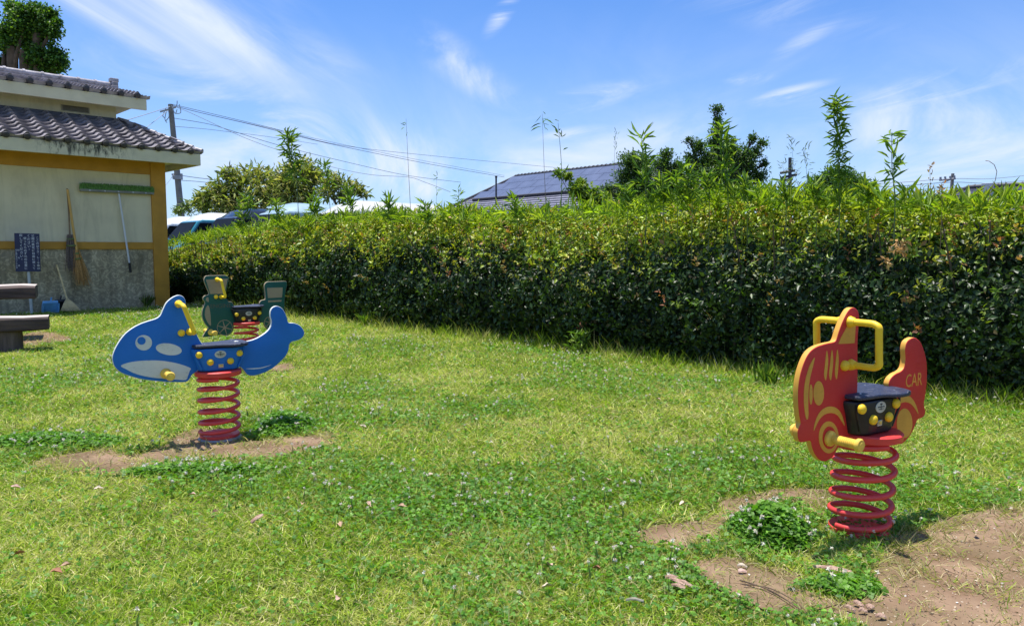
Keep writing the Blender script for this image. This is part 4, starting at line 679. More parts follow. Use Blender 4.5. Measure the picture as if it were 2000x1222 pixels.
class Rider:
    T = .022
    def __init__(s, name, bx, by, al, label, skin, core, boxm, lean=(0, 0)):
        s.B = on_z(bx, by); s.al = R(al); s.r = empty(name, s.B, s.al, label, 'spring rider'); s.u = Vector((math.cos(s.al), math.sin(s.al), 0)); s.v = Vector((-math.sin(s.al), math.cos(s.al), 0)); s.skin, s.core, s.boxm, s.lean = skin, core, boxm, lean
    def loc(s, x, y, Y=-.011):
        q = ray(x, y); P = O+q*(((s.B-O).dot(s.v)+Y)/q.dot(s.v))-s.B; return (P.dot(s.u), P.z)
    def panel(s, name, px, sub=5, raw=False):
        pts = [s.loc(*p) for p in px]; pts = pts if raw else [(p[0], p[1]) for p in crom(pts, sub)]; n = len(pts); t = s.T/2; b = MB()
        b.add([(x, -t, z) for x, z in pts]+[(x, t, z) for x, z in pts], [tuple(range(n)), tuple(range(2*n-1, n-1, -1))]+[(i, (i+1) % n, n+(i+1) % n, n+i) for i in range(n)])
        me = b.mesh(name); bm = bmesh.new(); bm.from_mesh(me); bmesh.ops.recalc_face_normals(bm, faces=bm.faces)
        ed = [e for e in bm.edges if abs(e.verts[0].co.y-e.verts[1].co.y) < 1e-6]; bmesh.ops.bevel(bm, geom=ed, offset=.0035, segments=3, affect='EDGES', profile=.5)
        for f in bm.faces: f.normal_update(); f.material_index = 0 if abs(f.normal.y) > s.thr else 1; f.smooth = len(f.verts) < 8
        bm.to_mesh(me); bm.free(); o = link(name, me, [s.skin, s.core], s.r, False); me.set_sharp_from_angle(angle=R(50)); return o
    thr = .75
    def inlay(s, par, name, px, m=None, smooth=True, h=.0012, sub=4):
        pts = [s.loc(*p) for p in px]; pts = [(p[0], p[1]) for p in crom(pts, sub)] if smooth else pts; n = len(pts); b = MB()
        for sg in (-1, 1):
            y0 = sg*(s.T/2-.001); y1 = sg*(s.T/2+h); b.add([(x, y0, z) for x, z in pts]+[(x, y1, z) for x, z in pts], [tuple(range(n, 2*n))]+[(i, (i+1) % n, n+(i+1) % n, n+i) for i in range(n)])
        return b.build(name, m or s.core, par, False, 0, True)
    def ell(s, c, a, b_, rot=0, n=24, Y=-.011):
        out = []
        for i in range(n): t = 2*math.pi*i/n; x = a*math.cos(t); y = b_*math.sin(t); cr, sr = math.cos(rot), math.sin(rot); out.append((c[0]+x*cr-y*sr, c[1]+x*sr+y*cr))
        return out
    def text(s, par, name, txt, x0, x1, yb, yt, m):
        a = s.loc(x0, yb); b = s.loc(x1, yb); c = s.loc(x0, yt); me = text_mesh(txt, 1.); co = [v.co for v in me.vertices]; mn = min(q.x for q in co); mx = max(q.x for q in co); m0 = min(q.y for q in co); m1 = max(q.y for q in co)
        for v in me.vertices: f = (v.co.x-mn)/(mx-mn); v.co = Vector((a[0]+(b[0]-a[0])*f, -s.T/2-(.0012 if v.co.z > 0 else -.0008), a[1]+(c[1]-a[1])*(v.co.y-m0)/(m1-m0)))
        me.materials.clear(); return link(name, me, m, par, False)
    def base(s, turns=5.25, ph=0.):
        lx, ly = s.lean; b = MB(); pts = []; n = int(turns*28)
        for i in range(n+1):
            f = i/n; a = ph+2*math.pi*turns*f; g_ = f*f*(3-2*f)*.25+f*.75; z = .040+.292*g_; pts.append((lx*f+.0985*math.cos(a), ly*f+.0985*math.sin(a), z))
        b.tube(pts, .0108, 12); b.build('spring', REDM, s.r, True, 0, True)
        MB().lathe((lx, ly, .342), (0, 0, 1), [(0, .112), (.003, .117), (.024, .119), (.029, .114)], 40).build('top_plate', REDM, s.r, True, 0, True)
        MB().lathe((0, 0, .012), (0, 0, 1), [(0, .098), (.003, .101), (.014, .101), (.017, .098)], 36).build('base_plate', REDM, s.r, True, 0, True)
        MB().lathe((.0, 0, -.02), (0, 0, 1), [(0, .112), (.026, .110), (.0318, .104)], 30).build('footing', FOOT, s.r, True, 0, True)
    def box(s, x0=-.135, x1=.135, xb0=-.098, xb1=.098, hw=.070, buttons=(), badge=None, lab=None):
        m = MB(); rings = []
        for z, a, b_, w_ in [(.3735, xb0, xb1, hw-.012), (.380, xb0-.006, xb1+.006, hw-.006), (.44, (xb0+x0)/2-.004, (xb1+x1)/2+.004, hw), (.478, x0, x1, hw), (.492, x0, x1, hw-.002)]:
            c = (a+b_)/2; h = (b_-a)/2; rr = []
            for qx, qy in [(1, -.35), (1, .35), (.93, .62), (.86, .72), (.66, .97), (.60, 1), (-.60, 1), (-.66, .97), (-.86, .72), (-.93, .62), (-1, .35), (-1, -.35), (-.93, -.62), (-.86, -.72), (-.66, -.97), (-.60, -1), (.60, -1), (.66, -.97), (.86, -.72), (.93, -.62)]: rr.append((c+h*qx, w_*qy, z))
            rings.append(rr)
        k = len(rings[0]); vs = [p for q in rings for p in q]; m.add(vs, [(i*k+j, i*k+(j+1) % k, (i+1)*k+(j+1) % k, (i+1)*k+j) for i in range(len(rings)-1) for j in range(k)]+[tuple(range(k)), tuple((len(rings)-1)*k+j for j in range(k))])
        bo = m.build('seat_box', s.boxm, s.r, True, .003, True)
        fm = MB()   # raised ribs at the box ends
        for sg, xx, xb in ((1, x1, xb1), (-1, x0, xb0)):
            for sy in (-1, 1): fm.tube([(xx*.90, sy*hw*.80, .484), (xx*.905, sy*hw*.80, .45), (xb*.93, sy*hw*.72, .385)], .0045, 8)
        fm.build('rib', s.boxm, bo, True, 0, True)
        for bx_, by_, side in buttons:
            X, Z = s.loc(bx_, by_, -hw-.006)
            yy = -hw if abs(X) < .6*.125 else -hw*.90
            for sy in (1, -1):
                q = MB().lathe((X, yy*sy+.003*sy, Z), (0, -sy, 0), [(0, .0165), (.006, .0175), (.011, .0165), (.015, .0125), (.0175, .006), (.0180, .0005)], 22); q.build('button', YEL, bo, True, 0, True)
        if badge:
            X, Z = s.loc(*badge, -hw-.001); q = MB(); n = 28; q.lathe((0, 0, 0), (0, -1, 0), [(0, 1), (1, 1)], n); q.v = [(X+v[0]*.0215*1.35, -hw-.0002+v[1]*.0022, Z+v[2]*.0195) for v in q.v]; bd = q.build('badge', BADGE, bo, False, 0, True)
            q = MB(); q.box((X, -hw-.0030, Z+.001), (.019, 0, 0), (0, .0008, 0), (0, 0, .0015)); q.box((X, -hw-.0030, Z), (.0006, 0, 0), (0, .0008, 0), (0, 0, .010)); q.box((X, -hw-.0030, Z-.0065), (.014, 0, 0), (0, .0008, 0), (0, 0, .0008)); q.box((X, -hw-.0030, Z+.0105), (.006, 0, 0), (0, .0008, 0), (0, 0, .002)); q.build('print', INK, bd, False, 0, True)
        if lab:
            X, Z = s.loc(*lab, -hw-.001); q = MB(); q.box((X, -hw-.0008, Z), (.0125, 0, 0), (0, .0018, 0), (0, 0, .0095)); lb = q.build('label', BADGE, bo, False, 0, True); MB().box((X, -hw-.0031, Z+.001), (.009, 0, 0), (0, .0008, 0), (0, 0, .006)).build('print', LABY, lb, False, 0, True)
    def seat(s, x0=-.128, x1=.150, z=.499, t=.0165, w0=.070, w1=.105):
        out = [(x0, w0*.55), (x0+.012, w0*.9), (x0+.05, w0), (0, w0*1.08), (.05, w1*.97), (.09, w1), (x1-.025, w1*.9), (x1-.004, w1*.55), (x1, 0)]
        pts = out+[(a, -b_) for a, b_ in out[::-1][1:]]; pts = crom(pts, 4); n = len(pts); m = MB()
        m.add([(p[0], p[1], z) for p in pts]+[(p[0], p[1], z+t-.002+(.003 if p[0] > .1 else 0)) for p in pts], [tuple(range(n)), tuple(range(n, 2*n))]+[(i, (i+1) % n, n+(i+1) % n, n+i) for i in range(n)])
        o = m.build('seat', NAVY, s.r, False, .005, True); sc = MB()
        for a, b_ in [(-.07, .03), (-.07, -.03), (.09, .055), (.09, -.055)]: sc.lathe((a, b_, z+t-.003), (0, 0, 1), [(0, .005), (.0035, .004)], 10)
        sc.build('screws', STEEL, o, True, 0, True)
    def handle(s, top, bot, cap, out=.105, splay=(.0, .0), r_=.0118):
        t = s.loc(*top); b_ = s.loc(*bot); c = s.loc(*cap)
        for sy in (-1, 1):
            y0 = sy*s.T/2; T_ = Vector((t[0], y0, t[1])); B_ = Vector((b_[0], y0, b_[1])); oT = Vector((splay[0], sy*out, .0)); oB = Vector((splay[1], sy*out, 0)); q = .32
            a1 = T_+oT; a2 = B_+oB; dn = (a2-a1).normalized()
            pts = [T_, T_+oT*.72, T_+oT*.9+dn*.004, a1+dn*.012, a1+dn*.034, a2-dn*.034, a2-dn*.012, B_+oB*.9-dn*.004, B_+oB*.72, B_]
            h = MB(); h.tube(crom([tuple(p) for p in pts], 4, False), r_, 12)
            for p in (T_, B_): h.lathe(p, (0, sy, 0), [(0, .019), (.004, .020), (.012, .017), (.022, .013)], 20)
            o = h.build('handle', YEL, s.r, True, 0, True)
            MB().lathe(Vector((c[0], y0, c[1])), (0, sy, 0), [(0, .0175), (.006, .018), (.014, .015), (.018, .008), (.0185, .0005)], 20).build('bolt_cap', YEL, o, True, 0, True)
    def peg(s, base, L=.120):
        b_ = s.loc(*base)
        for sy in (-1, 1):
            prof = [(0, .025), (.004, .027), (.012, .026), (.018, .018)]; n = 12
            for i in range(n): a = .020+(L-.040)*i/n; st = (L-.040)/n; prof += [(a, .0145), (a+st*.3, .0163), (a+st*.7, .0163), (a+st*.98, .0145)]
            prof += [(L-.018, .015), (L-.014, .0215), (L-.006, .0225), (L-.001, .019), (L, .010), (L+.001, .0095), (L+.0012, .0005)]
            MB().lathe((b_[0], sy*s.T/2, b_[1]), (0, sy, 0), prof, 20).build('footrest', YELD, s.r, True, 0, True)
def K(ox, oy, sc, pts): return [(ox+x/sc, oy+y/sc) for x, y in pts]
# -- whale
WB_, WC = mat('whale_blue', (.004, .15, .52), .45, .08, 5, spec=.45), mat('whale_white_core', (.66, .68, .62), .45, .06, 8)
w_ = Rider('whale_spring_rider', 430, 855, 36, 'blue and white whale shaped spring rider with yellow handles on a red spring', WB_, WC, WB_)
k = lambda p: K(200, 560, 3.819, p)
w_.base(5.3, 2.6)
hp = w_.panel('front_panel', k([(575, 62), (606, 76), (621, 108), (621, 145), (640, 215), (690, 325), (728, 400), (760, 450), (770, 560), (700, 632), (670, 655), (655, 680), (636, 703), (600, 711), (500, 710), (400, 703), (300, 690), (220, 670), (150, 645), (110, 618), (85, 582), (75, 540), (80, 498), (100, 450), (130, 400), (170, 350), (220, 310), (280, 277), (340, 255), (400, 236), (432, 212), (452, 168), (475, 122), (505, 92), (540, 70)]))
tp = w_.panel('tail_panel', k([(980, 420), (1040, 408), (1100, 401), (1160, 379), (1220, 340), (1252, 303), (1262, 262), (1253, 220), (1255, 180), (1271, 154), (1302, 143), (1335, 156), (1362, 190), (1379, 235), (1390, 266), (1432, 270), (1472, 287), (1497, 315), (1507, 345), (1495, 376), (1460, 398), (1412, 411), (1395, 432), (1390, 470), (1370, 512), (1330, 556), (1280, 600), (1220, 635), (1160, 656), (1110, 663), (1078, 652), (1060, 630), (1030, 600), (980, 590)]))
eye = w_.inlay(hp, 'eye', w_.ell(k([(308, 416)])[0], 62/3.819, 57/3.819)); w_.inlay(eye, 'iris', w_.ell(k([(291, 402)])[0], 31/3.819, 29/3.819), WB_, h=.0022)
w_.inlay(hp, 'cheek_patch', w_.ell(k([(495, 465)])[0], 97/3.819, 43/3.819, .14)); w_.inlay(hp, 'mouth_patch', k([(138, 588), (200, 563), (300, 550), (420, 549), (520, 562), (600, 582), (657, 606), (652, 625), (638, 662), (622, 692), (560, 692), (470, 685), (350, 672), (250, 648), (180, 615)]))
w_.inlay(tp, 'belly_line', k([(1068, 609), (1120, 613), (1180, 608), (1225, 595), (1260, 580), (1226, 590), (1180, 601), (1120, 606)]))
w_.handle(k([(568, 128)])[0], k([(652, 334)])[0], k([(588, 343)])[0]); w_.peg(k([(472, 645)])[0])
w_.box(buttons=[(*k([(725, 511)])[0], 0), (*k([(806, 563)])[0], 0), (*k([(957, 553)])[0], 0), (*k([(1027, 495)])[0], 0)], badge=k([(880, 502)])[0], lab=k([(885, 588)])[0]); w_.seat()
worn(WB_, (.10, .25, .50), .5, 30, .57, .72); worn(WC, (.35, .33, .27), .6, 30, .54, .7)
# -- car
CR, CY = mat('car_red', (.62, .028, .024), .42, .08, 5, spec=.45), mat('car_yellow_core', (.70, .36, .045), .5, .08, 8)
worn(CR, (.62, .14, .10), .45, 30, .56, .72); worn(CY, (.45, .26, .08), .55, 35, .55, .7)
c_ = Rider('car_spring_rider', 1677, 1040, 32, 'red and yellow car shaped spring rider with black seat box on a red spring', CR, CY, BLKP, (.022, 0)); c_.thr = .35
k = lambda p: K(1520, 580, 2.444, p)
c_.base(5.25, 2.9)
hp = c_.panel('front_panel', k([(362, 50), (379, 62), (387, 84), (387, 120), (382, 180), (380, 250), (380, 330), (380, 420), (375, 520), (365, 640), (335, 668), (305, 690), (286, 722), (262, 762), (228, 783), (200, 777), (176, 750), (162, 715), (155, 687), (132, 690), (107, 692), (96, 672), (94, 640), (103, 615), (108, 600), (101, 560), (96, 500), (97, 430), (106, 370), (124, 312), (148, 266), (182, 238), (228, 222), (262, 215), (277, 205), (290, 165), (306, 122), (325, 82), (343, 57)]))
tp = c_.panel('rear_panel', k([(655, 194), (680, 214), (698, 258), (710, 315), (711, 400), (703, 470), (697, 512), (704, 545), (694, 572), (668, 584), (655, 610), (640, 645), (615, 680), (588, 701), (560, 690), (500, 660), (490, 560), (500, 480), (530, 440), (528, 415), (538, 388), (560, 367), (586, 354), (602, 335), (609, 295), (607, 250), (615, 215), (634, 198)]))
c_.inlay(hp, 'window', k([(352, 98), (366, 92), (370, 110), (367, 160), (363, 219), (330, 222), (286, 223), (300, 190), (318, 158), (335, 125)]), smooth=False)
for x0, y0, y1, sl_ in [(229, 255, 396, -4), (253, 252, 396, -4), (279, 250, 391, -2)]: c_.inlay(hp, 'grille_slot', k([(x0+2, y0), (x0+8, (y0+y1)/2-20), (x0+sl_+5, y1-20), (x0+sl_, y1), (x0+sl_-7, y1-25), (x0-7, (y0+y1)/2)]))
c_.inlay(hp, 'body_stripe', k([(173, 288), (166, 325), (152, 380), (144, 440), (142, 510), (143, 560), (139, 582), (131, 574), (123, 520), (122, 450), (130, 390), (146, 335), (160, 305)]))
c_.inlay(hp, 'headlight', c_.ell(k([(192, 458)])[0], 25/2.444, 58/2.444)); c_.inlay(hp, 'lamp_rim', c_.ell(k([(155, 464)])[0], 8/2.444, 48/2.444))
c_.inlay(hp, 'wheel_arch', k([(169, 637), (174, 600), (190, 560), (212, 534), (245, 521), (278, 530), (302, 560), (316, 612), (300, 590), (280, 562), (248, 552), (215, 563), (190, 592)]))
ring = c_.inlay(hp, 'wheel_ring', c_.ell(k([(240, 668)])[0], 47/2.444, 76/2.444)); c_.inlay(ring, 'wheel_disc', c_.ell(k([(242, 670)])[0], 32/2.444, 54/2.444), CR, h=.0022)
c_.inlay(tp, 'hub_cap', c_.ell(k([(602, 601)])[0], 37/2.444, 70/2.444)); c_.inlay(tp, 'wheel_arch', k([(560, 500), (580, 482), (605, 473), (628, 475), (648, 498), (662, 530), (667, 556), (650, 530), (630, 508), (605, 500), (580, 506)]))
c_.text(tp, 'lettering', 'CAR', k([(607, 0)])[0][0], k([(684, 0)])[0][0], k([(0, 432)])[0][1], k([(0, 370)])[0][1], mat('car_lettering', (.80, .34, .05), .5, .1))
c_.handle(k([(340, 118)])[0], k([(342, 322)])[0], k([(312, 326)])[0]); c_.peg(k([(240, 672)])[0])
c_.box(buttons=[(*k([(414, 537)])[0], 0), (*k([(458, 586)])[0], 0), (*k([(532, 572)])[0], 0), (*k([(566, 508)])[0], 0)], badge=k([(489, 524)])[0], lab=k([(484, 600)])[0]); c_.seat()
# -- train
TG, TC = mat('train_green', (.006, .085, .062), .42, .08, 5, spec=.4), mat('train_tan_core', (.33, .26, .16), .55, .06, 8)
worn(TG, (.05, .16, .13), .5, 30, .56, .72); worn(TC, (.2, .16, .10), .5, 30, .55, .7)
t_ = Rider('train_spring_rider', 483, 708, 40, 'dark green and tan locomotive shaped spring rider standing behind the whale', TG, TC, BLKP)
k = lambda p: K(380, 520, 6.79, p)
t_.base(5.3, 2.6)
hp = t_.panel('front_panel', k([(168, 124), (280, 120), (400, 118), (438, 132), (455, 170), (446, 215), (430, 280), (415, 340), (408, 395), (414, 425), (436, 440), (442, 462), (490, 472), (514, 500), (540, 560), (560, 660), (545, 740), (520, 760), (518, 830), (490, 885), (450, 914), (400, 921), (350, 908), (300, 915), (210, 930), (122, 940), (112, 922), (150, 865), (182, 825), (178, 806), (140, 760), (112, 700), (101, 640), (105, 580), (122, 530), (138, 495), (132, 470), (116, 445), (116, 410), (140, 387), (180, 380), (190, 355), (170, 305), (145, 245), (127, 188), (138, 142)]), 3)
tp = t_.panel('rear_panel', k([(985, 204), (1100, 200), (1200, 197), (1225, 212), (1224, 255), (1212, 320), (1200, 400), (1194, 500), (1192, 620), (1185, 720), (1120, 800), (1060, 845), (1000, 850), (955, 825), (925, 780), (915, 745), (850, 740), (830, 600), (862, 520), (862, 485), (885, 452), (930, 440), (940, 425), (936, 340), (926, 260), (945, 218)]), 3)
t_.inlay(hp, 'chimney_panel', k([(150, 178), (300, 170), (440, 163), (418, 265), (395, 362), (300, 366), (207, 366), (180, 275)]), smooth=False); t_.inlay(hp, 'lamp_panel', k([(160, 415), (180, 411), (186, 440), (187, 470), (165, 466), (148, 442)]))
t_.inlay(hp, 'boiler_front', k([(180, 515), (198, 555), (210, 640), (216, 720), (216, 782), (196, 775), (160, 720), (136, 645), (143, 575), (160, 535)])); t_.text(hp, 'lettering', 'ENGINE', k([(212, 0)])[0][0], k([(488, 0)])[0][0], k([(0, 556)])[0][1], k([(0, 503)])[0][1], mat('train_lettering', (.09, .085, .05), .6, .1))
def spokes(par, cx, cy, rr):
    out = k(t_.ell((cx, cy), rr, rr)); inn = k(t_.ell((cx, cy), rr-7, rr-7)); o_ = [t_.loc(*p) for p in out]; i_ = [t_.loc(*p) for p in inn]; n = len(o_); m = MB()
    for sy in (-1, 1):
        y0, y1 = sy*(t_.T/2-.001), sy*(t_.T/2+.0012); m.add([(x, y1, z) for x, z in o_]+[(x, y1, z) for x, z in i_], [(i, (i+1) % n, n+(i+1) % n, n+i) for i in range(n)])
        C = Vector((t_.loc(*k([(cx, cy)])[0])[0], 0, t_.loc(*k([(cx, cy)])[0])[1])); m.lathe(C+Vector((0, y0, 0)), (0, sy, 0), [(0, .011), (.0035, .011)], 14)
        for j in range(6):
            a = math.pi*j/3+.25; X, Z = t_.loc(*k([(cx+(rr-5)*math.cos(a), cy+(rr-5)*math.sin(a))])[0]); d = Vector((X, 0, Z))-C; wv = Vector((-d.z, 0, d.x)).normalized()*.0035; yy = Vector((0, y1+sy*.0006, 0)); m.add([C+wv*1.6+yy, C-wv*1.6+yy, C+d-wv*.6+yy, C+d+wv*.6+yy], [(0, 1, 2, 3)])
    m.build('wheel_spokes', TC, par, False, 0, True)
spokes(hp, 400, 812, 104); spokes(tp, 1000, 745, 80)
t_.inlay(tp, 'cab_window', k([(960, 286), (1168, 280), (1165, 345), (1158, 412), (972, 421), (966, 350)]), smooth=False); t_.inlay(tp, 'cab_strip', k([(975, 452), (1154, 444), (1150, 468), (976, 478)]), smooth=False)
t_.handle(k([(298, 176)])[0], k([(355, 404)])[0], k([(282, 404)])[0]); t_.peg(k([(215, 873)])[0])
t_.box(buttons=[(*k([(565, 639)])[0], 0), (*k([(650, 693)])[0], 0), (*k([(801, 683)])[0], 0), (*k([(867, 618)])[0], 0)], badge=k([(720, 625)])[0], lab=k([(728, 718)])[0]); t_.seat()
# ---------------- vehicles beyond the hedge ----------------
GLS = mat('dark_glass', (.012, .014, .016), .45, .1, spec=.04); TYRE = mat('tyre', (.02, .02, .02), .9, .2)
def van(x, y, label, body, roof, Wd=1.85, Ln=4.7, Ht=2.45, roofh=.30, lower=None, name='minibus', cat='van'):
    r = empty(name, (x, y, 0), R(225), label, cat, 'vans parked beyond the hedge')     # local +X is the nose, pointing at the lawn
    def loft(z0, z1, prof, m, n_, ins0=0):
        pass
    b = MB(); sec_ = []
    # side outline of the body (x along, z up), lofted across the width with a tumblehome
    out = [(0, .35), (-.02, .75), (-.10, 1.15), (-.32, 1.45), (-.78, Ht-roofh-.05), (-.95, Ht-roofh), (-Ln+.25, Ht-roofh), (-Ln+.05, Ht-roofh-.2), (-Ln, 1.1), (-Ln, .35)]
    def side(pts, y): return [(px, y*(1-.10*max(0, pz-1.1)), pz) for px, pz in pts]
    n = len(out); ys = [0, Wd]; A = [(px, -.10*max(0, pz-1.1)*-1*Wd/2*1.0, pz) for px, pz in out]; B = [(px, -(Wd-.10*max(0, pz-1.1)*Wd/2), pz) for px, pz in out]; A = [(a[0], -a[1], a[2]) for a in A]
    b.add(A+B, [tuple(range(n)), tuple(range(n, 2*n))]+[(i, (i+1) % n, n+(i+1) % n, n+i) for i in range(n)]); bo = b.build('body', body, r, False, .06, True)
    q = .07*Wd; zb = Ht-roofh; rm = MB(); ro = [(-.86, zb-.03), (-1.05, zb+roofh*.62), (-1.5, zb+roofh), (-Ln+.7, zb+roofh), (-Ln+.22, zb+roofh*.6), (-Ln+.10, zb-.03)]; k_ = len(ro); lay = [(.02, .0), (.10, .55), (.30, .9), (.5, 1.)]; rows = []
    for f, hh in lay+[(1-a, h_) for a, h_ in lay[::-1][1:]]: rows.append([(px, -(q*.8+(Wd-1.6*q)*f), zb-.03+(pz-zb+.03)*(hh if pz > zb else 1)) for px, pz in ro])
    vs = [p for rw in rows for p in rw]; rm.add(vs, [(i*k_+j, i*k_+j+1, (i+1)*k_+j+1, (i+1)*k_+j) for i in range(len(rows)-1) for j in range(k_-1)]); rm.build('roof', roof, bo, True, 0, True)
    # glass: windscreen and side windows slightly proud
    def quad(n_, pts, m): MB().add(pts, [(0, 1, 2, 3)]).build(n_, m, bo, False, 0, True)
    e = .012; wi = .12
    quad('windscreen', [(-.30+e, -wi, 1.47), (-.30+e, -Wd+wi, 1.47), (-.77+e*2, -Wd+wi+.08, zb-.08), (-.77+e*2, -wi-.08, zb-.08)], GLS)
    for x0, x1 in [(-.62, -1.25), (-1.42, -2.35), (-2.45, -3.3), (-3.4, -4.35)]:
        for s in (0, 1):
            def yy(z): t = .10*(z-1.1)*Wd/2; return (-t+e) if s == 0 else (-Wd+t-e)
            f = 0.22 if x0 == -.62 else 0; quad('side_window', [(x0+f, yy(1.32), 1.32), (x1, yy(1.32), 1.32), (x1, yy(zb-.12), zb-.12), (x0-f, yy(zb-.12), zb-.12)], GLS)
    if lower: quad('side_panel', [(-.75, -.0+.004, .5), (-4.5, .004, .5), (-4.5, .004, 1.2), (-.55, .004, 1.2)], lower)
    for xx in (-.8, -Ln+.95):
        for s in (0.02, -Wd-.02+.2): MB().lathe((xx, s, .33), (0, -1, 0), [(0, .30), (.02, .33), (.18, .33), (.2, .30)], 20).build('wheel', TYRE, r, True, 0, True)
    return r
WP = mat('white_paint', (.72, .74, .76), .25, .03, coat=.5, spec=.5); BKP = mat('black_paint', (.012, .012, .014), .2, .1, coat=.5); PB = mat('pale_blue_paint', (.34, .46, .50), .3, .04, coat=.4); TEAL = mat('teal_paint', (.03, .20, .27), .3, .06, coat=.4); IV = mat('ivory_paint', (.62, .60, .55), .35, .04, coat=.3)
def nose(px, c=14.4): r_ = (px-1000)/F_PX; y = c/(1+r_); return r_*y, y
for px, lab, bd, rf, lo, ht in [(292, 'white minibus furthest left beyond the hedge, next to the building', WP, WP, None, 2.38), (350, 'white minibus with teal side and dark windscreen beyond the hedge', TEAL, WP, TEAL, 2.42), (424, 'black van with flat roof beyond the hedge between the teal and the pale blue vans', BKP, BKP, None, 2.46), (514, 'van with rounded pale blue roof beyond the hedge', PB, PB, None, 2.50), (642, 'ivory roofed van beyond the hedge, nearest to the solar roofed house', IV, IV, None, 2.40)]:
    x, y = nose(px); # nose(px) is the left front corner seen from the lawn
    van(x, y, lab, bd, rf, Ht=ht, lower=lo)
# ---------------- houses ----------------
RT = mat('house_tile', (.20, .20, .25), .5, .2, 3); HWALL = mat('house_wall', (.5, .46, .38), .8, .08, 2); PV = mat('solar_cell', (.12, .135, .19), .22, .12, 1.5, spec=.6); PVF = mat('solar_frame', (.45, .47, .5), .4, .1); DK = mat('dark_edge', (.05, .05, .06), .6, .1)
def hip_house(name, o, rz, L, Wd, ze, zr, label, pv=False, hl=None, gable=False):
    r = empty(name, o, rz, label, 'house'); hl = Wd/2 if hl is None else hl; hw = Wd/2      # local X along ridge, +Y away from the lawn
    MB().box((L/2, 0, ze/2-.1), (L/2-.5, 0, 0), (0, hw-.5, 0), (0, 0, ze/2-.05)).build('wall', HWALL, r, False, .02, True)
    rows = 17; m = MB()
    def slope(p00, p10, p11, p01):      # eave left, eave right, ridge right, ridge left: courses of tiles with stepped edges
        p00, p10, p11, p01 = map(Vector, (p00, p10, p11, p01)); nn = (p10-p00).cross(p01-p00).normalized(); nn = nn if nn.z > 0 else -nn
        for i in range(rows):
            a, b = i/rows, (i+1)/rows; q = [p00.lerp(p01, a)+nn*.07, p10.lerp(p11, a)+nn*.07, p10.lerp(p11, b)+nn*.02, p00.lerp(p01, b)+nn*.02, p00.lerp(p01, a), p10.lerp(p11, a)]; m.add(q, [(0, 1, 2, 3), (4, 5, 1, 0)])
    e = ((0, -hw, ze), (L, -hw, ze), (L, hw, ze), (0, hw, ze)); R0, R1 = (hl, 0, zr), (L-hl, 0, zr)
    slope(e[0], e[1], R1, R0); slope(e[2], e[3], R0, R1); slope(e[3], e[0], R0, R0); slope(e[1], e[2], R1, R1)
    rf = m.build('roof', RT, r, False, 0, True)
    rg = MB(); n = int((L-2*hl)/.3)
    for k_ in range(n): a = hl+(L-2*hl)*k_/n; rg.lathe((a, 0, zr+.10), (1, 0, 0), [(0, .10), ((L-2*hl)/n-.06, .10), ((L-2*hl)/n-.05, .125), ((L-2*hl)/n, .125)], 10)
    for s in (0, 3):
        p = Vector(e[s]); rg.tube([p+ZV*.08, Vector(R0)+ZV*.08], .09, 8)
    for s in (1, 2): rg.tube([Vector(e[s])+ZV*.08, Vector(R1)+ZV*.08], .09, 8)
    rg.build('ridge', DK, rf, True, 0, True); MB().box((L/2, -hw+.02, ze-.07), (L/2, 0, 0), (0, .05, 0), (0, 0, .07)).build('gutter', IV, rf, False, 0, True)
    if pv:
        p00, p10, p11, p01 = map(Vector, (e[0], e[1], R1, R0)); nn = (p10-p00).cross(p01-p00).normalized(); nn = nn if nn.z > 0 else -nn; sl_ = (p01-p00).dot(Vector((0, hw, zr-ze)).normalized()); up_ = Vector((0, hw, zr-ze)).normalized()
        base = Vector((hl*.62, -hw, ze))+up_*sl_*.36+nn*.16; rowh = sl_*.60/3
        for i in range(3):
            for j in range(9):
                c = base+Vector((i*.62+j*1.22+.6, 0, 0))+up_*(rowh*(i+.5)); MB().box(c, (.60, 0, 0), up_*(rowh/2-.012), nn*.02).build('solar_panel', PV, rf, False, 0, True)
        bm_ = base+Vector((5.6, 0, 0))-up_*.04-nn*.06; MB().box(bm_, (5.6, 0, 0), up_*.035, nn*.09).build('panel_rail', DK, rf, False, 0, True)
    return r
p0 = at(1007, 347, 45.); p1 = at(1208, 325, 39.); dr = Vector((p1.x-p0.x, p1.y-p0.y, 0)).normalized(); rz = math.atan2(dr.y, dr.x)
o = Vector((p0.x, p0.y, 0))-dr*3.4
hip_house('solar_house', o, rz, 17., 6.8, 3.15, 5.35, 'low house with grey tiled roof carrying blue solar panels, seen over the hedge', True, 3.4)
MB_ = MB(); pv_ = at(969, 385, 42); pq = at(969, 347, 42); vp = empty('vent_pipe', (pv_.x, pv_.y, 0), 0, 'short dark pipe standing left of the solar roof', 'pipe'); MB_.tube([(pv_.x, pv_.y, 0), tuple(pq)], .05, 8); MB_.build('pipe', DK, vp, True); MB().lathe(pq, (0, 0, 1), [(0, .07), (.08, .07)], 8).build('cap', DK, vp, True)
q0 = at(1890, 370, 34); q1 = at(2000, 363, 32.5); dr = Vector((q1.x-q0.x, q1.y-q0.y, 0)).normalized()
hh = hip_house('tiled_house', Vector((q0.x, q0.y, 0))-dr*2.2, math.atan2(dr.y, dr.x), 14., 6., 2.6, q0.z, 'grey tiled house roof peeping over the hedge at the far right', False, 2.2)
MB().box((3.2, -1., q0.z-.25), (.2, 0, 0), (0, .2, 0), (0, 0, .40)).build('chimney', mat('grey_metal', (.4, .42, .45), .5, .1), hh, False, .02, True)
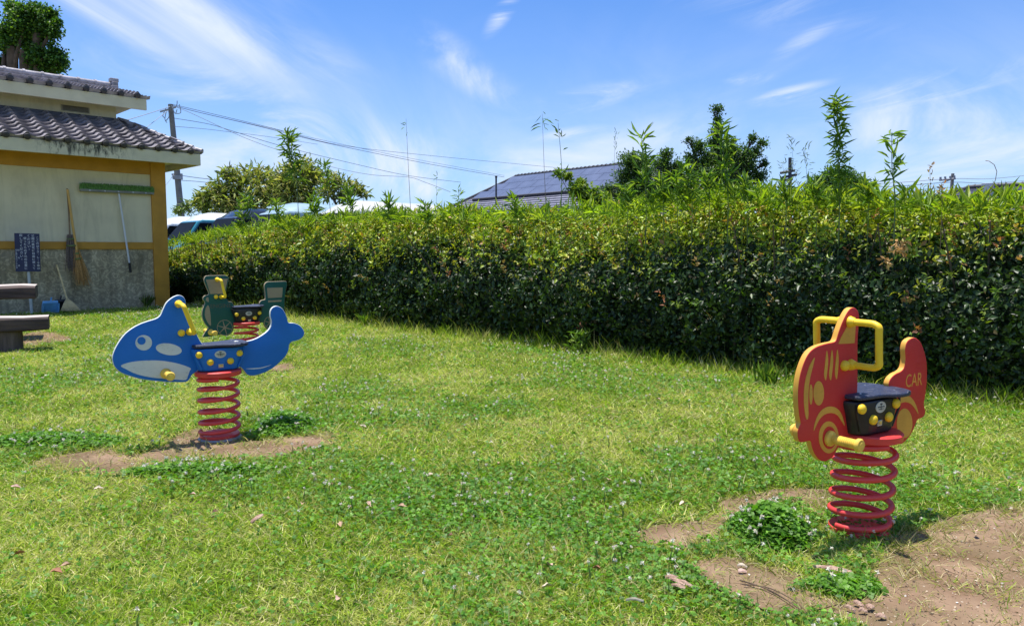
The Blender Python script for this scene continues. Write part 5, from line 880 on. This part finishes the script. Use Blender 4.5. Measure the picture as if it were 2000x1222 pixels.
# ---------------- poles and wires ----------------
CONCP = mat('pole_concrete', (.22, .20, .18), .85, .15, 4, .3, 30); WIRE = mat('wire', (.34, .37, .42), .6, .1); INS = mat('insulator', (.3, .3, .32), .4, .1)
D1 = 40.; pt = at(333, 204, D1); pb = at(356, 440, D1); ax = (pt-pb); pg = pb-ax*(pb.z/ax.z); r = empty('utility_pole', pg, 0, 'concrete utility pole with a bundle of wires at its top beside the building roof', 'utility pole')
MB().tube([pg, pt], [.19, .125], 16).build('pole', CONCP, r, True)
m = MB(); m.box(at(328, 214, D1), (.42, 0, .12), (0, .04, 0), (0, 0, .04)); m.box(at(346, 341, D1), (.28, 0, 0), (0, .05, 0), (0, 0, .05)); m.box(at(347, 347, D1), (.2, 0, 0), (0, .18, 0), (0, 0, .10)); m.build('bracket', INS, r, False, .01)
m = MB()
for a in [((326, 214), (322, 232), (326, 240)), ((329, 215), (330, 228), (324, 236)), ((335, 206), (342, 222), (346, 214)), ((346, 197), (345, 206), (338, 212)), ((350, 204), (353, 220), (342, 222)), ((324, 212), (318, 226), (321, 230))]: m.tube(crom([tuple(at(*p, D1-.2)) for p in a], 4, False), .022, 5)
m.build('drop_wires', WIRE, r, True)
def wire(pts, d0, d1, label, r_=.022):
    n = len(pts); x0, x1 = pts[0][0], pts[-1][0]; P = crom([tuple(at(*p, d0+(d1-d0)*abs((p[0]-x0)/(x1-x0)))) for p in pts], 6, False); props(MB().tube(P, r_, 5).build('power_line', WIRE, None, True), label, 'power line', 'wires of the utility pole')
wire([(337, 207), (373, 221), (475, 268), (555, 297), (640, 324), (722, 341), (797, 346), (830, 356), (880, 375)], 40, 44, 'thick low sagging power line from the pole top down behind the tall thin reed', .014)
wire([(337, 206), (390, 220), (502, 246), (640, 280), (800, 313), (880, 328), (985, 346)], 40, 62, 'middle power line running from the pole to the left end of the solar roof', .018)
wire([(337, 204), (400, 219), (530, 250), (667, 284), (860, 306), (1060, 325), (1150, 334)], 40, 80, 'uppermost power line running right from the pole', .016)
wire([(340, 207), (395, 221), (515, 248), (640, 276), (800, 309), (985, 343)], 40, 64, 'thin power line just above the middle one', .012)
wire([(340, 231), (410, 243), (460, 258), (560, 288), (700, 322), (797, 343), (900, 356)], 40, 60, 'thin cable leaving the pole below its top', .016)
wire([(341, 247), (400, 252), (450, 258), (530, 268), (620, 282)], 40, 70, 'faint level cable from the upper pole to the right', .015)
wire([(348, 342), (400, 349), (480, 356)], 40, 46, 'short upper cable low on the pole towards the trees', .018)
wire([(348, 352), (400, 356), (470, 366)], 40, 46, 'short lower cable low on the pole towards the trees', .016)
wire([(333, 208), (290, 222), (230, 240)], 40, 30, 'cable from the pole top to the left behind the upper roof', .018)
wire([(328, 216), (300, 238), (262, 268)], 40, 32, 'steep cable from the pole down behind the lower roof', .016)
wire([(340, 340), (325, 360), (305, 380)], 40, 38, 'guy cable slanting down left behind the ochre pillar', .014)
D2 = 72.; r = empty('distant_power_pole', at(1855, 490, D2)-ZV*0, 0, 'thin distant power pole with crossarm against the sky at the right', 'utility pole'); r.location.z = 0
m = MB(); a = at(1861, 339, D2); m.tube([(at(1852, 400, D2).x, D2, 0), tuple(a)], [.2, .14], 10); m.build('pole', CONCP, r, True)
m = MB(); 
def bar(a, b, rr): m.tube([at(*a, D2-.2), at(*b, D2-.2)], rr, 6)
bar((1835, 352), (1866, 349), .09); bar((1840, 357), (1860, 350), .05); 
for x in (1837, 1846, 1856, 1864): bar((x, 352-(x-1835)*.1), (x, 346-(x-1835)*.1), .10)
m.build('crossarm', INS, r, True)
for ya, yb, ra in [(349, 342, .03), (356, 352, .03), (366, 363, .03), (380, 382, .03)]:
    n_ = ('uppermost', 'second', 'third', 'lowest')[[349, 356, 366, 380].index(ya)]
    P = crom([tuple(at(*p, 72+i*4)) for i, p in enumerate([(1660, ya+11), (1750, ya+8), (1858, ya), (1930, (ya+yb)/2+4), (2010, yb)])], 4, False); props(MB().tube(P, ra, 5).build('power_line', WIRE, None, True), f'{n_} of the distant power lines through the far right pole', 'power line', 'wires of the distant pole')
D3 = 90.; r = empty('distant_pylon', (at(1543, 490, D3).x, D3, 0), 0, 'dark distant pole with two crossarms seen through the weeds', 'pylon'); m = MB(); m.tube([(r.location.x, D3, 0), tuple(at(1543, 308, D3))], [.3, .2], 8); m.build('pole', DK, r, True); m = MB()
for (x0, y0, x1, y1) in [(1524, 338, 1552, 333), (1528, 347, 1556, 341), (1530, 352, 1548, 350)]: m.tube([at(x0, y0, D3), at(x1, y1, D3)], .16, 6)
m.build('crossarm', DK, r, True)
# ---------------- trees ----------------
TRUNK = mat('tree_bark', (.12, .08, .055), .9, .3, 8, .6, 30); TRUNKD = mat('dark_bark', (.06, .045, .035), .9, .3, 8)
def tree(name, d, gx, blobs, dens, ll, lw, label, cols, T=T_LEAF, tr=.10, bark=TRUNKD, matl=SOFT, up=.2, cl=1., cat='tree', dz=.6):
    """blobs: (px, py, radius px) of leaf clumps at distance d; limbs run from the trunk into each"""
    g0 = Vector((at(gx, 490, d).x, d, 0)); r = empty(name, g0, 0, label, cat); pxm = d/F_PX; P = []; st = MB(); cs = []
    for i, (bx, by, br) in enumerate(blobs):
        c = at(bx, by, d); c.y += random.uniform(-1, 1)*br*pxm*dz; c.x *= c.y/d; R_ = br*pxm; n = int(dens*br*br/100); v = rdir(n); q = rng.random(n)**.62*1.12; cs.append((c, R_))
        nz_ = 1+.95*(fbm(v[:, 0]*2.5+i*3.1+5, v[:, 1]*2.5+v[:, 2]*1.9+i)-.5)*2; P.append(np.array(c)+v*(q*R_*nz_)[:, None]*np.array([1.05, .9, .95]))
    zt = min(c.z for c, _ in cs)*.8; hub = g0+ZV*max(zt, .6); st.tube([g0, g0.lerp(hub, .5)+Vector((random.gauss(0, .05), 0, 0)), hub], [tr*1.2, tr, tr*.8], 10)
    for c, R_ in cs:
        mid = hub.lerp(c, .55)+Vector((random.gauss(0, .1*R_), random.gauss(0, .1), R_*.12)); st.tube(crom([tuple(hub), tuple(mid), tuple(c)], 4, False), [tr*.55*(1-.1*j) for j in range(9)][:9], 7)
        for b in range(5): e = c+Vector(tuple(rdir(1)[0]))*R_*.8; st.tube([c.lerp(mid, .3), e], [tr*.18, tr*.06], 5)
    P = np.concatenate(P); n = len(P); st.build('trunk', bark, r, True)
    ctr = np.array(sum((c for c, _ in cs), Vector())/len(cs)); D = unit(P-ctr)*.5+rdir(n); D[:, 2] += up
    cloud('crown', P, D, rdir(n, .9), ll*(.65+.6*rng.random(n)), lw*(.7+.5*rng.random(n)), tone(n, cols, None, .22), matl, r, T)
    return r
LOQ = ((.20, .25, .05), (.28, .31, .08), (.38, .35, .14), (.13, .18, .04)); DG = ((.05, .11, .022), (.075, .15, .03), (.035, .08, .02), (.11, .18, .035))
tree('loquat_tree', 31, 470, [(445, 340, 15), (470, 355, 26), (500, 345, 22), (530, 352, 20), (430, 372, 24), (465, 385, 28), (510, 380, 30), (400, 385, 14), (440, 400, 26), (490, 410, 28), (390, 400, 12), (540, 385, 18)], 50, .30, .075, 'loquat tree at the left of the three behind the vans', LOQ, T_LANCE, .10, TRUNK)
tree('loquat_tree', 30, 585, [(565, 340, 22), (595, 337, 26), (550, 355, 18), (605, 355, 20), (575, 365, 26), (620, 345, 10), (560, 385, 26), (600, 385, 20)], 52, .30, .075, 'rounded middle loquat tree behind the pale blue van', LOQ, T_LANCE, .10, TRUNK)
tree('loquat_tree', 29, 665, [(640, 350, 16), (660, 358, 18), (685, 365, 14), (700, 372, 12), (640, 375, 16), (670, 380, 16), (712, 382, 8)], 50, .28, .07, 'small sparse loquat tree right of the rounded one', LOQ, T_LANCE, .08, TRUNK)
tree('leafy_shrub', 31, 400, [(392, 395, 14), (415, 385, 18), (440, 395, 16), (365, 405, 12), (348, 412, 9), (400, 408, 14)], 110, .2, .08, 'yellow green shrub rising behind the teal and white van', ((.14, .20, .04), (.2, .26, .05), (.09, .15, .03)), tr=.03)
tree('dark_bush', 22, 1250, [(1235, 318, 22), (1255, 322, 16), (1222, 345, 18), (1255, 345, 22), (1238, 372, 30), (1190, 372, 14), (1212, 390, 20), (1268, 385, 26), (1180, 390, 16)], 330, .085, .045, 'dark rounded bush at the right end of the solar roof', DG, tr=.07)
tree('dark_bush', 23, 1310, [(1302, 302, 12), (1294, 322, 18), (1322, 332, 18), (1310, 355, 26), (1340, 362, 24), (1290, 380, 28), (1350, 390, 26)], 330, .085, .045, 'second dark bush with a small raised top between the first bush and the tall tree', DG, tr=.07)
tree('dark_tree', 24, 1400, [(1401, 215, 11), (1402, 236, 9), (1400, 258, 12), (1365, 288, 16), (1395, 278, 14), (1425, 290, 18), (1385, 315, 26), (1425, 322, 28), (1470, 272, 10), (1488, 280, 10), (1475, 298, 13), (1462, 325, 18), (1345, 275, 8), (1350, 310, 14), (1452, 308, 22), (1410, 300, 22), (1358, 332, 24), (1480, 345, 18), (1400, 352, 34), (1450, 362, 28), (1492, 318, 9)], 300, .085, .045, 'tallest dark evergreen tree beyond the hedge with a thin leader at its top', DG, tr=.12)
tree('green_bush', 15, 1640, [(1600, 355, 16), (1625, 345, 18), (1650, 350, 22), (1675, 362, 20), (1610, 380, 26), (1655, 385, 30), (1690, 385, 14), (1585, 372, 16)], 260, .07, .022, 'soft green bush behind the hedge under the tallest bamboo', ((.08, .17, .03), (.12, .22, .04), (.05, .11, .03)), T_LANCE, .04)
tree('leafy_shrub', 9, 1150, [(1128, 372, 14), (1150, 382, 18), (1172, 392, 16), (1110, 345, 8), (1092, 340, 7), (1135, 358, 8)], 260, .055, .030, 'yellow green leafy sprigs rising from the hedge before the solar roof', ((.16, .25, .03), (.24, .31, .04), (.10, .18, .03)), tr=.015, up=-.1)
IVY = ((.045, .12, .018), (.075, .17, .022), (.13, .24, .03), (.03, .08, .016))
tree('ivy_clad_tree', 20, 35, [(60, 30, 24), (85, 40, 22), (45, 45, 26), (70, 60, 30), (100, 60, 16), (30, 75, 26), (8, 60, 12), (112, 45, 8), (105, 112, 22), (85, 128, 24), (118, 125, 12), (70, 105, 18), (10, 85, 20), (2, 120, 12), (25, 15, 12), (100, 25, 10)], 420, .085, .06, 'ivy covered tree with cut back trunks rising behind the building roof', IVY, tr=.16, bark=TRUNK, up=-.1)
r = bpy.data.objects[[o.name for o in bpy.data.objects if o.name.startswith('ivy_clad_tree')][0]]
m = MB()
for (a, b, rr) in [((12, 330), (24, 92), .13), ((40, 330), (47, 98), .12), ((60, 300), (72, 66), .10)]: p = at(*a, 19.9); q = at(*b, 19.9); p.z = 0; m.tube([p, p.lerp(q, .5)+Vector((.05, 0, 0)), q], [rr*1.3, rr*1.1, rr], 12)
m.build('cut_trunk', TRUNK, r, True)
